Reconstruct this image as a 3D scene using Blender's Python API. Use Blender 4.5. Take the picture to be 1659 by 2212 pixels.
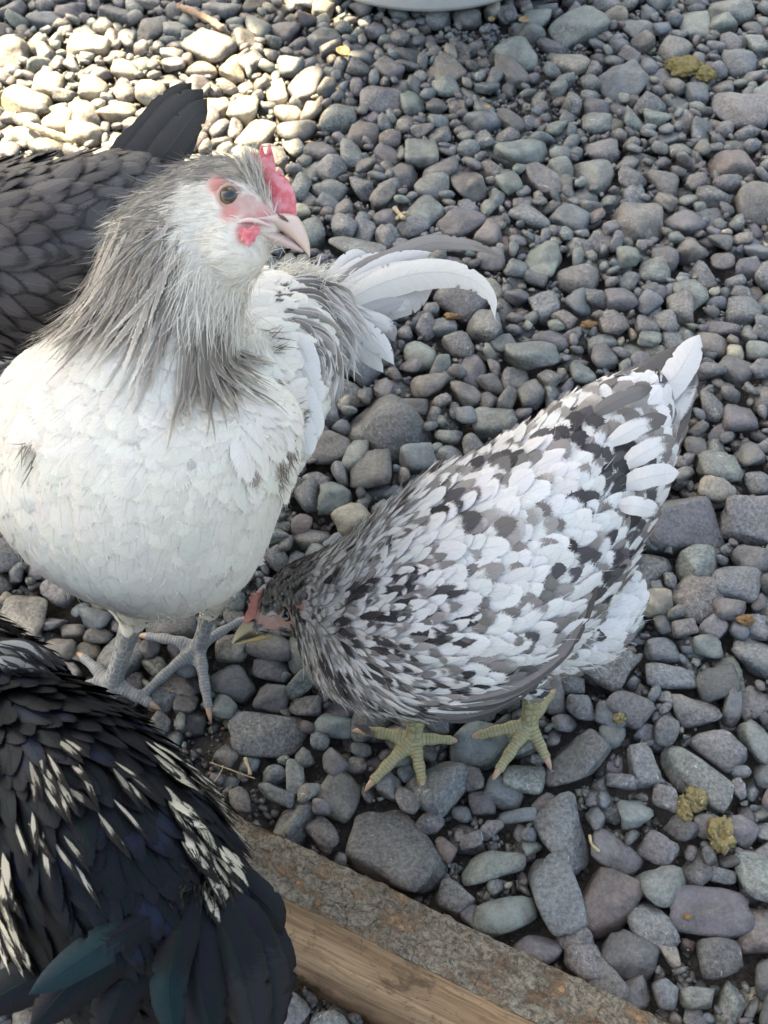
import bpy, bmesh, math, random
import numpy as np
from mathutils import Vector, Matrix, noise as mnoise
from mathutils.bvhtree import BVHTree
from mathutils.geometry import tessellate_polygon
R = math.radians
rng = np.random.default_rng(7)
random.seed(7)
sc = bpy.context.scene
for o in list(bpy.data.objects): bpy.data.objects.remove(o)

# ------------------------------------------------------------------ camera
H = 0.62; PITCH = R(55); VFOV = R(54)
FPX = 1106.0 / math.tan(VFOV / 2)
FW = np.array([0, math.cos(PITCH), -math.sin(PITCH)])
UP = np.array([0, math.sin(PITCH), math.cos(PITCH)])
cam_d = bpy.data.cameras.new('camera'); cam = bpy.data.objects.new('camera', cam_d)
sc.collection.objects.link(cam); sc.camera = cam
cam.location = (0, 0, H); cam.rotation_euler = (R(90) - PITCH, 0, 0)
cam_d.sensor_fit = 'VERTICAL'; cam_d.sensor_height = 24; cam_d.angle = VFOV
cam_d.clip_start = .01; cam_d.clip_end = 500
cam_d.dof.use_dof = True; cam_d.dof.focus_distance = .56; cam_d.dof.aperture_fstop = 15

def P(px, py, z):
    """the point at height z that the photograph shows at (px, py) (photo measured 1659 x 2212)"""
    d = FW + np.array([1, 0, 0]) * (px - 829.5) / FPX - UP * (py - 1106) / FPX
    return np.array([0, 0, H]) + d * ((z - H) / d[2])
def T(px, py, t):
    d = FW + np.array([1, 0, 0]) * (px - 829.5) / FPX - UP * (py - 1106) / FPX
    return np.array([0, 0, H]) + d * t
def pix(p):
    q = np.asarray(p, float) - np.array([0, 0, H]); t = q @ FW
    return 829.5 + FPX * q[..., 0] / t, 1106 - FPX * (q @ UP) / t, t

# ------------------------------------------------------------------ sky, sun, exposure
SUN = Vector((-0.50, 0.42, 0.92)).normalized()
w = bpy.data.worlds.new('World'); sc.world = w; w.use_nodes = True
nt = w.node_tree; nt.nodes.clear()
sky = nt.nodes.new('ShaderNodeTexSky'); sky.sky_type = 'NISHITA'; sky.sun_disc = False
sky.sun_elevation = math.asin(SUN.z); sky.sun_rotation = math.atan2(SUN.x, SUN.y)
sky.dust_density = 4.0; sky.air_density = 1.0; sky.ozone_density = 1.0
bg = nt.nodes.new('ShaderNodeBackground'); bg.inputs[1].default_value = .09
wo = nt.nodes.new('ShaderNodeOutputWorld')
nt.links.new(sky.outputs[0], bg.inputs[0]); nt.links.new(bg.outputs[0], wo.inputs[0])
sl = bpy.data.lights.new('sun', 'SUN'); sl.energy = 4.6; sl.angle = R(.53); sl.color = (1, .84, .64)
so = bpy.data.objects.new('sun', sl); sc.collection.objects.link(so)
so.rotation_euler = SUN.to_track_quat('Z', 'Y').to_euler()
vs = sc.view_settings
vs.view_transform = 'Standard'; vs.look = 'None'; vs.gamma = 1; vs.exposure = 2.72
try:
    vs.use_white_balance = True; vs.white_balance_temperature = 8100; vs.white_balance_tint = 5
except Exception: pass
sc.render.resolution_x = 768; sc.render.resolution_y = 1024

# ------------------------------------------------------------------ helpers
def link(name, me, mat=None, parent=None):
    o = bpy.data.objects.new(name, me); sc.collection.objects.link(o)
    if mat: me.materials.append(mat)
    if parent: o.parent = parent
    return o
def tag(o, label=None, cat=None, group=None, kind=None):
    if label: o['label'] = label
    if cat: o['category'] = cat
    if group: o['group'] = group
    if kind: o['kind'] = kind
    return o
def empty(name, loc=(0, 0, 0)):
    o = bpy.data.objects.new(name, None); sc.collection.objects.link(o); o.location = loc
    o.empty_display_size = .02
    return o
def mesh(name, V, F, smooth=True):
    """F: int array (n,3|4) or list of such arrays"""
    me = bpy.data.meshes.new(name)
    V = np.asarray(V, np.float32).reshape(-1, 3)
    Fs = [np.asarray(f, np.int32) for f in (F if isinstance(F, list) else [F])]
    Fs = [f for f in Fs if len(f)]
    loops = np.concatenate([f.ravel() for f in Fs])
    tot = np.concatenate([np.full(len(f), f.shape[1], np.int32) for f in Fs])
    start = np.concatenate([[0], np.cumsum(tot)[:-1]]).astype(np.int32)
    me.vertices.add(len(V)); me.vertices.foreach_set('co', V.ravel())
    me.loops.add(len(loops)); me.loops.foreach_set('vertex_index', loops)
    me.polygons.add(len(tot)); me.polygons.foreach_set('loop_start', start)
    try: me.polygons.foreach_set('loop_total', tot)
    except Exception: pass
    me.polygons.foreach_set('use_smooth', np.full(len(tot), smooth))
    me.update(calc_edges=True); me.validate()
    return me
def attr(me, name, data, typ='FLOAT_COLOR'):
    a = me.attributes.new(name, typ, 'POINT'); d = np.asarray(data, np.float32)
    if typ == 'FLOAT_COLOR':
        if d.shape[1] == 3: d = np.concatenate([d, np.ones((len(d), 1), np.float32)], 1)
        a.data.foreach_set('color', d.ravel())
    elif typ == 'FLOAT': a.data.foreach_set('value', d.ravel())
    elif typ == 'FLOAT_VECTOR': a.data.foreach_set('vector', d.ravel())
def norm(v): v = np.asarray(v, float); return v / (np.linalg.norm(v, axis=-1, keepdims=True) + 1e-12)
def catmull(pts, n):
    pts = np.asarray(pts, float); m = len(pts)
    q = np.vstack([2 * pts[0] - pts[1], pts, 2 * pts[-1] - pts[-2]])
    out = []
    for t in np.linspace(0, m - 1 - 1e-9, n):
        i = int(t); f = t - i; a, b, c, d = q[i], q[i + 1], q[i + 2], q[i + 3]
        out.append(.5 * (2 * b + (c - a) * f + (2 * a - 5 * b + 4 * c - d) * f * f + (3 * b - a - 3 * c + d) * f ** 3))
    return np.array(out)

class NT:
    """tiny node-tree writer"""
    def __init__(s, name):
        s.m = bpy.data.materials.new(name); s.m.use_nodes = True; s.t = s.m.node_tree
        s.t.nodes.clear(); s.out = s.t.nodes.new('ShaderNodeOutputMaterial')
        s.b = s.t.nodes.new('ShaderNodeBsdfPrincipled'); s.t.links.new(s.b.outputs[0], s.out.inputs[0])
    def n(s, typ, props=None, **ins):
        nd = s.t.nodes.new('ShaderNode' + typ)
        for k, v in (props or {}).items(): setattr(nd, k, v)
        for k, v in ins.items():
            k = k.replace('_', ' ') if not k.startswith('i') or not k[1:].isdigit() else int(k[1:])
            s.set(nd, k, v)
        return nd
    def set(s, nd, k, v):
        i = nd.inputs[k]
        if isinstance(v, bpy.types.NodeSocket): s.t.links.new(v, i)
        elif isinstance(v, bpy.types.Node): s.t.links.new(v.outputs[0], i)
        else: i.default_value = v
    def math(s, op, a, b=0.0, c=None, clamp=False):
        nd = s.n('Math', {'operation': op, 'use_clamp': clamp}, i0=a, i1=b)
        if c is not None: s.set(nd, 2, c)
        return nd.outputs[0]
    def ramp(s, x, a, b, lo=0.0, hi=1.0, smooth=True):
        nd = s.n('MapRange', {'interpolation_type': 'SMOOTHSTEP' if smooth else 'LINEAR'}, Value=x)
        nd.inputs[1].default_value = a; nd.inputs[2].default_value = b
        nd.inputs[3].default_value = lo; nd.inputs[4].default_value = hi
        return nd.outputs[0]
    def mix(s, f, a, b, blend='MIX'):
        nd = s.t.nodes.new('ShaderNodeMix'); nd.data_type = 'RGBA'; nd.blend_type = blend
        s.set(nd, 0, f)
        for k, v in ((6, a), (7, b)):
            if isinstance(v, tuple) and len(v) == 3: v = v + (1,)
            s.set(nd, k, v)
        return nd.outputs[2]
    def attr(s, name): return s.t.nodes.new('ShaderNodeAttribute') if False else s._attr(name)
    def _attr(s, name):
        nd = s.t.nodes.new('ShaderNodeAttribute'); nd.attribute_name = name; return nd
    def noise(s, vec, scale, detail=4, rough=.55, dist=0.0):
        nd = s.n('TexNoise', Scale=scale, Detail=detail, Roughness=rough, Distortion=dist)
        if vec is not None: s.set(nd, 'Vector', vec)
        return nd.outputs[0]
    def bump(s, h, strength, dist=.001, normal=None):
        nd = s.n('Bump', Height=h, Strength=strength, Distance=dist)
        if normal is not None: s.set(nd, 'Normal', normal)
        return nd.outputs[0]

# ------------------------------------------------------------------ stone material
def stone_material():
    s = NT('river_stone')
    geo = s.t.nodes.new('ShaderNodeNewGeometry').outputs['Position']
    col = s._attr('col').outputs['Color']; rnd = s._attr('rnd').outputs['Fac']
    off = s.n('Combine' + 'XYZ', X=s.math('MULTIPLY', rnd, 7.0), Y=s.math('MULTIPLY', rnd, 3.0))
    v = s.n('VectorMath', {'operation': 'ADD'}, i0=geo, i1=off.outputs[0]).outputs[0]
    big = s.noise(v, 60, 5, .6, .3)
    c = s.mix(s.ramp(big, .35, .65), s.mix(.62, col, (.036, .035, .038), 'MIX'), col)
    fine = s.noise(v, 420, 6, .7)
    c = s.mix(s.ramp(fine, .30, .72), s.mix(s.ramp(rnd, 0, 1, .15, .60, False), c, (.022, .022, .026)), s.mix(s.ramp(rnd, 0, 1, .10, .36, False), c, (.50, .50, .48)))
    # pale mineral speckles and dusty scratches
    vor = s.n('TexVoronoi', Vector=v, Scale=520.0).outputs['Distance']
    gate = s.ramp(s.noise(v, 95, 3), .50, .66)
    c = s.mix(s.math('MULTIPLY', s.ramp(vor, .16, .05), gate), c, (.55, .54, .50))
    w_ = s.n('TexWave', {'wave_type': 'BANDS'}, Vector=v, Scale=30.0, Distortion=14.0, Detail=5.0, Detail_Scale=2.2).outputs['Fac']
    c = s.mix(s.math('MULTIPLY', s.ramp(w_, .95, 1.0), s.math('MULTIPLY', s.ramp(rnd, .90, .96), .25)), c, (.48, .47, .45))
    dust = s.ramp(s.noise(v, 26, 6, .7, .8), .50, .68)
    c = s.mix(s.math('MULTIPLY', dust, .26), c, (.36, .35, .32))
    pat = s.math('MULTIPLY', s.ramp(s.noise(v, 110, 5, .75, 1.5), .60, .70), s.ramp(rnd, .40, .60)); c = s.mix(s.math('MULTIPLY', pat, .65), c, (.60, .60, .57))
    rust = s.ramp(s.noise(v, 33, 5, .7, 1.2), .64, .74)
    c = s.mix(s.math('MULTIPLY', rust, .35), c, (.20, .115, .05))
    s.set(s.b, 'Base Color', c)
    s.set(s.b, 'Roughness', s.ramp(fine, .3, .7, .30, .58))
    s.set(s.b, 'Specular IOR Level', .55)
    b1 = s.bump(s.noise(v, 130, 7, .68), .75, .0024)
    b2 = s.bump(fine, .45, .0007, b1)
    s.set(s.b, 'Normal', b2)
    return s.m
M_STONE = stone_material()

def soil_material():
    s = NT('dark_soil')
    geo = s.t.nodes.new('ShaderNodeNewGeometry').outputs['Position']
    n1 = s.noise(geo, 40, 6, .7); n2 = s.noise(geo, 500, 5, .7)
    vo = s.n('TexVoronoi', Vector=geo, Scale=110.0)
    c = s.mix(s.ramp(n1, .3, .7), (.040, .037, .036), (.095, .086, .080))
    c = s.mix(s.ramp(n2, .45, .7), c, (.12, .11, .105))
    c = s.mix(s.ramp(vo.outputs['Distance'], .0, .006, .45, 0), c, (.13, .122, .115))
    s.set(s.b, 'Base Color', c); s.set(s.b, 'Roughness', .9)
    b = s.bump(vo.outputs['Distance'], .8, .004); s.set(s.b, 'Normal', s.bump(n2, .8, .0015, b))
    return s.m

# ------------------------------------------------------------------ stone shapes
def ico(sub):
    bm = bmesh.new(); bmesh.ops.create_icosphere(bm, subdivisions=sub, radius=1)
    V = np.array([v.co[:] for v in bm.verts]); F = np.array([[v.index for v in f.verts] for f in bm.faces]); bm.free()
    return V, F
ICO = {k: ico(k) for k in (1, 2, 3, 4)}
def shape_params(n):
    out = []
    for _ in range(n):
        m = rng.integers(6, 12); N = norm(rng.normal(size=(m, 3))); d = rng.uniform(.66, 1.05, m)
        N = np.vstack([N, np.eye(3), -np.eye(3)]); d = np.concatenate([d, rng.uniform(.92, 1.12, 6)])
        out.append((N, d, rng.uniform(7, 26), rng.uniform(0, 50, 3)))
    return out
SHAPES = shape_params(48)
def template(k, sub):
    N, d, e, o = SHAPES[k]; V, F = ICO[sub]
    q = np.maximum(V @ N.T, 0) / d
    r = (q ** e).sum(1) ** (-1 / e)
    nz = np.array([mnoise.noise(Vector(v * 1.1 + o)) * .13 + mnoise.noise(Vector(v * 2.6 + o)) * .05 for v in V])
    X = V * (r * (1 + nz))[:, None]
    X /= np.abs(X).max(0)
    return X
TPL = {(k, s): template(k, s) for k in range(48) for s in (1, 2, 3)}

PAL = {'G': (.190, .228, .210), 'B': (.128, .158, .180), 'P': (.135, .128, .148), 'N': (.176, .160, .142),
       'D': (.092, .096, .102), 'R': (.150, .108, .102), 'C': (.42, .37, .28), 'K': (.045, .047, .052)}  # C: cream stones, also sunlight painted into those of the sunlit patch
PALN = {'G': 'greenish grey', 'B': 'blue grey', 'P': 'purplish grey', 'N': 'brownish grey', 'D': 'dark grey',
        'R': 'reddish brown', 'C': 'pale cream', 'K': 'blackish grey'}

def euler(yaw, tilt, roll):
    cy, sy = math.cos(yaw), math.sin(yaw); ct, st = math.cos(tilt), math.sin(tilt); cr, sr = math.cos(roll), math.sin(roll)
    return (np.array([[cy, -sy, 0], [sy, cy, 0], [0, 0, 1]]) @ np.array([[ct, 0, st], [0, 1, 0], [-st, 0, ct]]) @
            np.array([[1, 0, 0], [0, cr, -sr], [0, sr, cr]]))

# photo stones: x, y, half length, half width, turn (clockwise), colour
HAND = """848 1822 120 84 35 D|573 1585 86 48 3 D|1215 1800 80 52 75 B|1204 1932 84 50 80 B|1303 1952 75 65 -55 R
1066 1866 73 32 -15 G|1090 1973 75 38 -20 G|1326 1843 60 36 35 P|1540 1973 98 55 5 P|1432 1914 56 42 -10 G|1408 1998 58 42 60 B
1504 1668 86 45 38 G|1236 1645 80 48 -40 D|1038 1612 64 48 0 G|1307 1430 55 48 20 N|1257 1528 33 28 0 P|1325 1548 42 28 20 B
1360 1528 44 38 30 P|1388 1655 46 30 80 B|1324 1592 30 22 0 G|1131 1682 44 32 15 G|1087 1710 44 32 20 B|1344 1687 34 15 5 P
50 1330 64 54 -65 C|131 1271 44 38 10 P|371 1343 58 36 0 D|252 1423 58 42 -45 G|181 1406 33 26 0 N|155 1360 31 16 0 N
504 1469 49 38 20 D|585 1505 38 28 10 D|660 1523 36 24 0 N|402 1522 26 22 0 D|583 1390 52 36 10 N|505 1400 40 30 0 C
492 1632 26 22 30 D|637 1678 40 20 85 G|595 1714 46 19 20 B|590 1670 28 20 -15 B|505 1330 30 22 70 D|516 1727 30 24 80 N
838 922 80 66 20 D|1070 908 48 32 0 G|908 760 35 31 0 G|1148 770 60 29 5 G|1172 657 34 29 20 B|1249 655 27 25 60 B
920 830 40 33 -20 N|990 743 40 27 20 D|1186 734 38 21 0 P|1260 806 27 24 0 G|1115 817 34 27 0 D|1149 850 34 30 60 D
971 940 31 19 0 G|1609 670 38 27 5 B|1475 667 35 31 70 N|1495 636 38 28 0 G|1551 1012 42 38 0 G|1481 1115 92 64 0 P
1640 1125 78 50 0 P|1506 1215 48 38 0 G|1113 115 56 33 5 G|1240 60 66 30 -15 G|1097 150 42 25 40 N|963 152 42 29 10 N
1457 107 40 29 0 N|1346 182 54 27 -10 B|1575 20 52 25 0 G|1287 367 46 35 40 G|1170 380 42 36 60 P|1128 330 62 24 -5 G
1378 479 54 38 0 N|1146 465 46 23 15 B|1228 472 44 25 20 B|1176 562 50 40 -50 G|1250 600 48 29 0 N|1013 397 38 34 30 N
930 405 41 23 0 G|911 332 36 33 0 G|1585 350 56 31 0 R|1602 243 62 31 5 P|1289 265 34 19 0 G|1049 232 26 19 0 G
892 219 29 26 40 G|1640 440 50 38 0 N|1415 577 33 25 0 G|451 104 52 27 15 D|655 180 44 32 -50 P|729 250 38 28 0 G
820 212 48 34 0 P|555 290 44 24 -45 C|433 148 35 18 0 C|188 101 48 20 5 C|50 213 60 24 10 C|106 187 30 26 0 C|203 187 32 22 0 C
770 532 66 25 5 G|744 446 21 20 0 N|712 404 33 22 10 G|783 400 28 24 60 D|672 500 38 34 60 G|717 968 46 34 0 N|771 984 42 24 -70 G
727 1076 40 36 0 G|663 1073 36 26 80 D|760 1118 39 28 -20 C|653 1136 24 22 0 R|675 1160 38 26 0 N|682 1035 29 19 20 K
1503 1537 54 32 10 P|1555 1610 56 38 40 P|1590 1255 50 40 10 B|1420 1300 32 29 0 C|1450 1465 58 28 5 B|1340 1340 52 40 -30 G
1637 1600 50 32 80 G|1640 1415 58 44 20 B|1430 1400 34 28 0 B|1525 1780 34 27 0 N|1600 1790 36 28 30 P|1470 1790 32 26 40 K
1420 1835 40 30 30 P|1360 2060 62 48 20 D|1270 2080 48 40 0 P|1450 2060 28 20 80 C|1560 2070 50 40 0 K|1640 2010 40 52 20 R
1300 2130 55 50 40 D|1245 2025 40 36 30 P|1370 2150 32 44 70 P|1160 2045 52 34 10 P|1440 2145 30 34 0 B|1510 2155 40 24 -10 G
985 1940 42 34 20 D|1020 1975 34 24 50 P|930 1780 32 24 0 P|960 1830 28 24 30 R|700 1800 44 26 45 P|770 1650 24 18 0 N
780 1620 24 16 20 D|690 1600 22 20 0 B|720 1650 30 24 40 P|1000 1760 24 18 0 B|1120 1760 42 15 -3 B|1040 1730 30 26 0 D
1180 1735 30 24 20 R|1290 1765 26 20 70 B|1370 1755 30 36 80 G|1440 1720 32 26 20 P|1230 1480 34 24 10 D|1280 1600 26 20 30 B
880 1730 30 24 20 D|660 1640 22 20 30 D|540 1650 22 18 0 B|840 1690 34 28 20 D|910 1260 20 16 0 P|1000 480 48 30 -20 P
1060 560 30 24 0 P|1340 640 34 26 0 P|1400 700 28 22 0 D|1330 700 34 26 0 R|1540 740 40 22 10 N|1390 790 30 26 0 P
1440 560 30 22 0 P|1560 560 26 22 0 N|1620 570 34 22 0 P|1480 480 36 26 20 P|1540 420 36 24 0 D|1440 390 34 28 20 N
1300 320 34 24 0 P|1420 250 30 18 0 G|1500 200 28 22 0 B|1600 140 38 22 0 B|1380 60 34 28 30 G|1500 50 30 36 30 G|1160 40 24 32 80 G
1010 40 30 18 0 D|700 80 40 22 -10 B|620 60 32 20 10 P|780 120 30 18 0 B|840 150 30 18 20 P|640 280 44 24 0 D|690 320 40 26 10 P
760 330 26 24 70 G|840 300 26 16 0 R|830 470 28 18 0 P|880 530 36 22 20 B|960 600 44 30 0 D|1000 640 52 40 10 P|870 610 30 24 20 G
1050 700 44 34 10 D|1300 770 28 24 30 D|1090 740 20 28 80 B|960 700 28 18 0 B|1010 850 34 26 40 N|1010 900 26 20 0 B|880 880 44 18 5 K
1590 800 36 26 20 D|1640 760 26 20 0 G|1600 900 40 30 0 P|1540 880 26 32 0 D|1620 980 30 26 10 D|1500 960 28 22 0 N|1640 1040 32 24 0 B
560 60 30 22 0 G|30 110 34 30 0 N|330 60 36 28 -50 N|380 60 28 18 0 G|250 30 40 20 0 D|90 40 40 18 10 B|150 20 34 18 0 P|30 20 30 20 0 P
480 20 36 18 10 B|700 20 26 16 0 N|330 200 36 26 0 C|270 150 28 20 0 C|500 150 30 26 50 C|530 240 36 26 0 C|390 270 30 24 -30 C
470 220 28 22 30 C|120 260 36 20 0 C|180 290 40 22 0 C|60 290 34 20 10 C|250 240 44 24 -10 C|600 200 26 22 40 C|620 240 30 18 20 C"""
HAND = [h.split() for h in HAND.replace('\n', '|').split('|')]
# ------------------------------------------------------------------ ground and gravel
gv = np.array([[-40, -20, -.032], [40, -20, -.032], [40, 60, -.032], [-40, 60, -.032]])
tag(link('ground', mesh('ground', gv, np.array([[0, 1, 2, 3]]), False), soil_material()), kind='structure')

GX0, GX1, GY0, GY1, RES = -.66, .66, -.06, 1.46, .0015
NX, NY = int((GX1 - GX0) / RES), int((GY1 - GY0) / RES)
HM = np.full((NY, NX), -.0175, np.float32); LOCK = np.zeros((NY, NX), bool); SOIL = np.zeros((NY, NX), bool)
yy, xx = np.mgrid[0:NY, 0:NX]; XW = GX0 + (xx + .5) * RES; YW = GY0 + (yy + .5) * RES
for (px, py, ax, ay, lift) in ((1240, 195, 125, 70, .008), (1010, 95, 110, 42, .006), (1150, 250, 70, 40, .006),
                               (480, 1650, 100, 120, .010), (560, 1740, 70, 40, .008), (330, 1560, 60, 60, .006), (1150, 160, 60, 40, .01)):
    c = P(px, py, -.01); ex = P(px + ax, py, -.01)[0] - c[0]; ey = abs(P(px, py - ay, -.01)[1] - c[1])
    q = ((XW - c[0]) / ex) ** 2 + ((YW - c[1]) / ey) ** 2
    HM += (lift * np.exp(-q * .9)).astype(np.float32); SOIL |= q < 1
SOILTOP = HM.copy()
# beam footprint stays free of stones (beam defined here because the gravel banks against it)
BA = P(478, 1738, .036); BB = P(1470, 2214, .036)
BD = norm((BB - BA) * np.array([1, 1, 0])); BN = np.array([BD[1], -BD[0], 0.])
if BN[1] > 0: BN = -BN
BWID = .0355; ROLL = R(24)
A2 = BA - BD * .12
rel = np.stack([XW - A2[0], YW - A2[1]], -1); al = rel @ BD[:2]; ac = rel @ BN[:2]
BEAM = (al > -.005) & (ac > -.001) & (ac < BWID + .026)

STONES = []          # centre, R (3x3), semi axes, shape id, colour, rnd, name-key
def footprint(c, Rm, ax, grow=1.0):
    a = Rm @ np.diag(np.array(ax) * grow)
    hx = np.linalg.norm(a[0]); hy = np.linalg.norm(a[1])
    i0, i1 = int((c[0] - hx - GX0) / RES), int((c[0] + hx - GX0) / RES) + 1
    j0, j1 = int((c[1] - hy - GY0) / RES), int((c[1] + hy - GY0) / RES) + 1
    if i0 < 0 or j0 < 0 or i1 >= NX or j1 >= NY: return None
    A = Rm @ np.diag(1 / (np.array(ax) * grow) ** 2) @ Rm.T
    dx = GX0 + (np.arange(i0, i1) + .5) * RES - c[0]; dy = GY0 + (np.arange(j0, j1) + .5) * RES - c[1]
    DX, DY = np.meshgrid(dx, dy)
    b = A[0, 2] * DX + A[1, 2] * DY; cc = A[0, 0] * DX ** 2 + 2 * A[0, 1] * DX * DY + A[1, 1] * DY ** 2 - 1
    disc = b * b - A[2, 2] * cc; ok = disc > 0; s = np.sqrt(np.where(ok, disc, 0))
    return (slice(j0, j1), slice(i0, i1)), ok, (-b - s) / A[2, 2], (-b + s) / A[2, 2]
def stamp(c, Rm, ax):
    f = footprint(c, Rm, ax)
    if f is None: return
    sl_, ok, lo, hi = f
    v = HM[sl_]; v[ok] = np.maximum(v[ok], (c[2] + hi)[ok])
def jitter(col, a=.12):
    c = np.array(PAL[col]) * rng.uniform(1 - a * 1.6, 1 + a * 1.6) * rng.uniform(1 - a * .35, 1 + a * .35, 3)
    return np.clip(c, .01, .8)

for (x, y, a, b, ang, col) in HAND:
    x, y, a, b, ang = map(float, (x, y, a, b, ang)); c = P(x, y, .004); t = (c - np.array([0, 0, H])) @ FW
    a_, b_ = a * t / FPX * 1.04, b * t / FPX * 1.04
    # undo the foreshortening of the ground for the part of the outline that runs away from the camera
    th = R(ang); sx, sy = math.cos(th), -math.sin(th)
    el = math.asin(H / np.linalg.norm(c - np.array([0, 0, H]))); k = 1 + (1 / math.sin(el) - 1) * .55
    va = np.array([sx, sy * k]) * a_; vb = np.array([-sy, sx * k]) * b_
    U, S, _ = np.linalg.svd(np.stack([va, vb], 1))
    yaw = math.atan2(U[1, 0], U[0, 0]); h = min(S[1] * rng.uniform(.62, .85), S[0] * .6, .022)
    Rm = euler(yaw, rng.normal(0, .10), rng.normal(0, .12))
    c[2] = max(-.012, .004 - h * .35) + rng.uniform(-.001, .002)
    STONES.append([c, Rm, (S[0], S[1], h), int(rng.integers(48)), jitter(col, .07), rng.random(), col, True])
    stamp(c, Rm, (S[0], S[1], h))
    f = footprint(c, Rm, (S[0], S[1], h), .93)
    if f: LOCK[f[0]] |= f[1]

def visible_zone(n, grow=.10):
    """random points inside the strip of ground the picture shows (plus a margin)"""
    out = []
    while len(out) < n:
        y = rng.uniform(GY0 + .02, GY1 - .02, n * 3); x = rng.uniform(GX0 + .02, GX1 - .02, n * 3)
        t = y * FW[1] + H * -FW[2]
        m = np.abs(x) < .382 * t + grow
        out += list(zip(x[m], y[m]))
    return out[:n]
def drop(amin, amax, mean, sig, n, tries, avoid_soil, pct=.90, maxz=.016, tilt=.3):
    pts = visible_zone(n * tries); k = 0; done = 0
    for i in range(n):
        a = float(np.clip(rng.lognormal(math.log(mean), sig), amin, amax))
        ax = (a, a * rng.uniform(.50, .95), a * rng.uniform(.38, .72))
        Rm = euler(rng.uniform(0, 6.28), rng.normal(0, tilt), rng.normal(0, tilt))
        best = None
        for q in range(tries):
            x, y = pts[k]; k += 1
            f = footprint((x, y, 0), Rm, ax)
            if f is None: continue
            sl_, ok, lo, hi = f
            if not ok.any(): continue
            lk = LOCK[sl_][ok]
            if lk.mean() > .12: continue
            if BEAM[sl_][ok].any(): continue
            if avoid_soil and SOIL[sl_][ok].mean() > .3 and rng.random() < avoid_soil: continue
            g = (HM[sl_] - lo)[ok]; g.sort(); z = float(g[int((len(g) - 1) * pct)])
            if best is None or z - ax[2] * .2 < best[0]: best = (z - ax[2] * .2, x, y, z)
        if best is None or best[3] > maxz: continue
        c = np.array([best[1], best[2], best[3]])
        col = rng.choice(list('GBPNDRCK'), p=[.20, .25, .19, .11, .14, .03, .03, .05])
        STONES.append([c, Rm, ax, int(rng.integers(48)), jitter(col, .13), rng.random(), col, False])
        stamp(c, Rm, ax); done += 1
    return done
n1 = drop(.009, .021, .0130, .28, 5200, 6, .93, .84, .006)
n2 = drop(.006, .012, .0085, .28, 6500, 6, .88, .86, .006)
n3 = drop(.0030, .007, .0046, .28, 12500, 4, .8, .88, .003, .5)
n4 = drop(.0012, .0036, .0021, .35, 30000, 3, 0, .8, .001, .7)
print('stones', len(STONES), n1, n2, n3, n4, 'mean top', float(HM[300:700, 300:600].mean()))

# which stones the picture shows largest: these stand as objects of their own
def screen_size(s):
    px, py, t = pix(s[0]); inside = (-30 < px < 1689) and (-30 < py < 2242)
    return (s[2][0] * s[2][1] / t ** 2) * (1 if inside else 0) * (1.5 if s[7] else 1)
# does something already lie over the stone?
def shown(s):
    c = s[0]; i = int((c[0] - GX0) / RES); j = int((c[1] - GY0) / RES)
    return HM[min(max(j, 0), NY - 1), min(max(i, 0), NX - 1)] < c[2] + s[2][2] * 1.25
def hidden_by_bird(px, py):
    for poly in BIRD_OUTLINES:
        inside = False; n = len(poly); j = n - 1
        for i in range(n):
            xi, yi = poly[i]; xj, yj = poly[j]
            if (yi > py) != (yj > py) and px < (xj - xi) * (py - yi) / (yj - yi) + xi: inside = not inside
            j = i
        if inside: return True
    return False
BIRD_OUTLINES = [
    [(0, 690), (130, 640), (250, 420), (420, 340), (560, 330), (660, 420), (660, 545), (900, 560), (1060, 620), (1060, 680), (860, 700), (840, 790), (720, 850), (690, 950), (640, 1100), (560, 1250), (430, 1310), (300, 1330), (150, 1240), (0, 1100)],
    [(560, 1240), (700, 1170), (840, 1050), (950, 980), (1150, 900), (1330, 790), (1520, 715), (1510, 850), (1470, 950), (1430, 1100), (1380, 1200), (1340, 1350), (1210, 1440), (1100, 1540), (960, 1575), (780, 1560), (660, 1470), (630, 1370), (540, 1350)],
    [(0, 1400), (230, 1470), (330, 1560), (450, 1680), (530, 1880), (610, 2000), (625, 2212), (0, 2212)],
    [(0, 330), (250, 300), (420, 175), (460, 190), (380, 360), (130, 640), (0, 700)]]

score = np.array([screen_size(s) if shown(s) else 0 for s in STONES])
for i, s in enumerate(STONES):
    px, py, _ = pix(s[0])
    if hidden_by_bird(px, py): score[i] = 0
order = np.argsort(-score); own = set(int(i) for i in order[:298] if score[i] > 0)

LAND = [("the white cockerel's feet", 380, 1450), ("the speckled pullet's left foot", 880, 1640), ("the speckled pullet's right foot", 1140, 1610),
        ("the speckled pullet's tail tip", 1500, 740), ("the speckled pullet's wing", 1400, 1150), ("the speckled pullet's back", 1050, 930),
        ("the white cockerel's curved tail", 1000, 640), ("the white cockerel's beak", 680, 520), ("the white tub", 920, 20),
        ("the greenish dropping smear", 1490, 150), ("the bare gritty patch", 1220, 200), ("the grey hen's tail", 400, 230),
        ("the open end of the timber beam", 500, 1745), ("the middle of the timber beam", 950, 1980), ("the lower end of the timber beam", 1400, 2190),
        ("the hollow yellow dropping", 1555, 1805), ("the pale crumbly dropping", 1475, 1755), ("the big dark oval stone by the beam", 848, 1822),
        ("the reddish flat stone", 1303, 1952), ("the long pale green stone", 1504, 1668), ("the broad purplish slab", 1481, 1115),
        ("the round dark boulder behind the pullet", 838, 922), ("the speckled pullet's beak", 520, 1390), ("the large cream stone", 50, 1330),
        ("the flat dark stone", 573, 1585), ("the pale wide stone at the far edge", 1240, 60), ("the round taupe stone", 1378, 479),
        ("the upper left corner", 20, 20), ("the upper right corner", 1640, 20), ("the lower right corner", 1640, 2190), ("the right edge halfway up", 1650, 900)]
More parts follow.
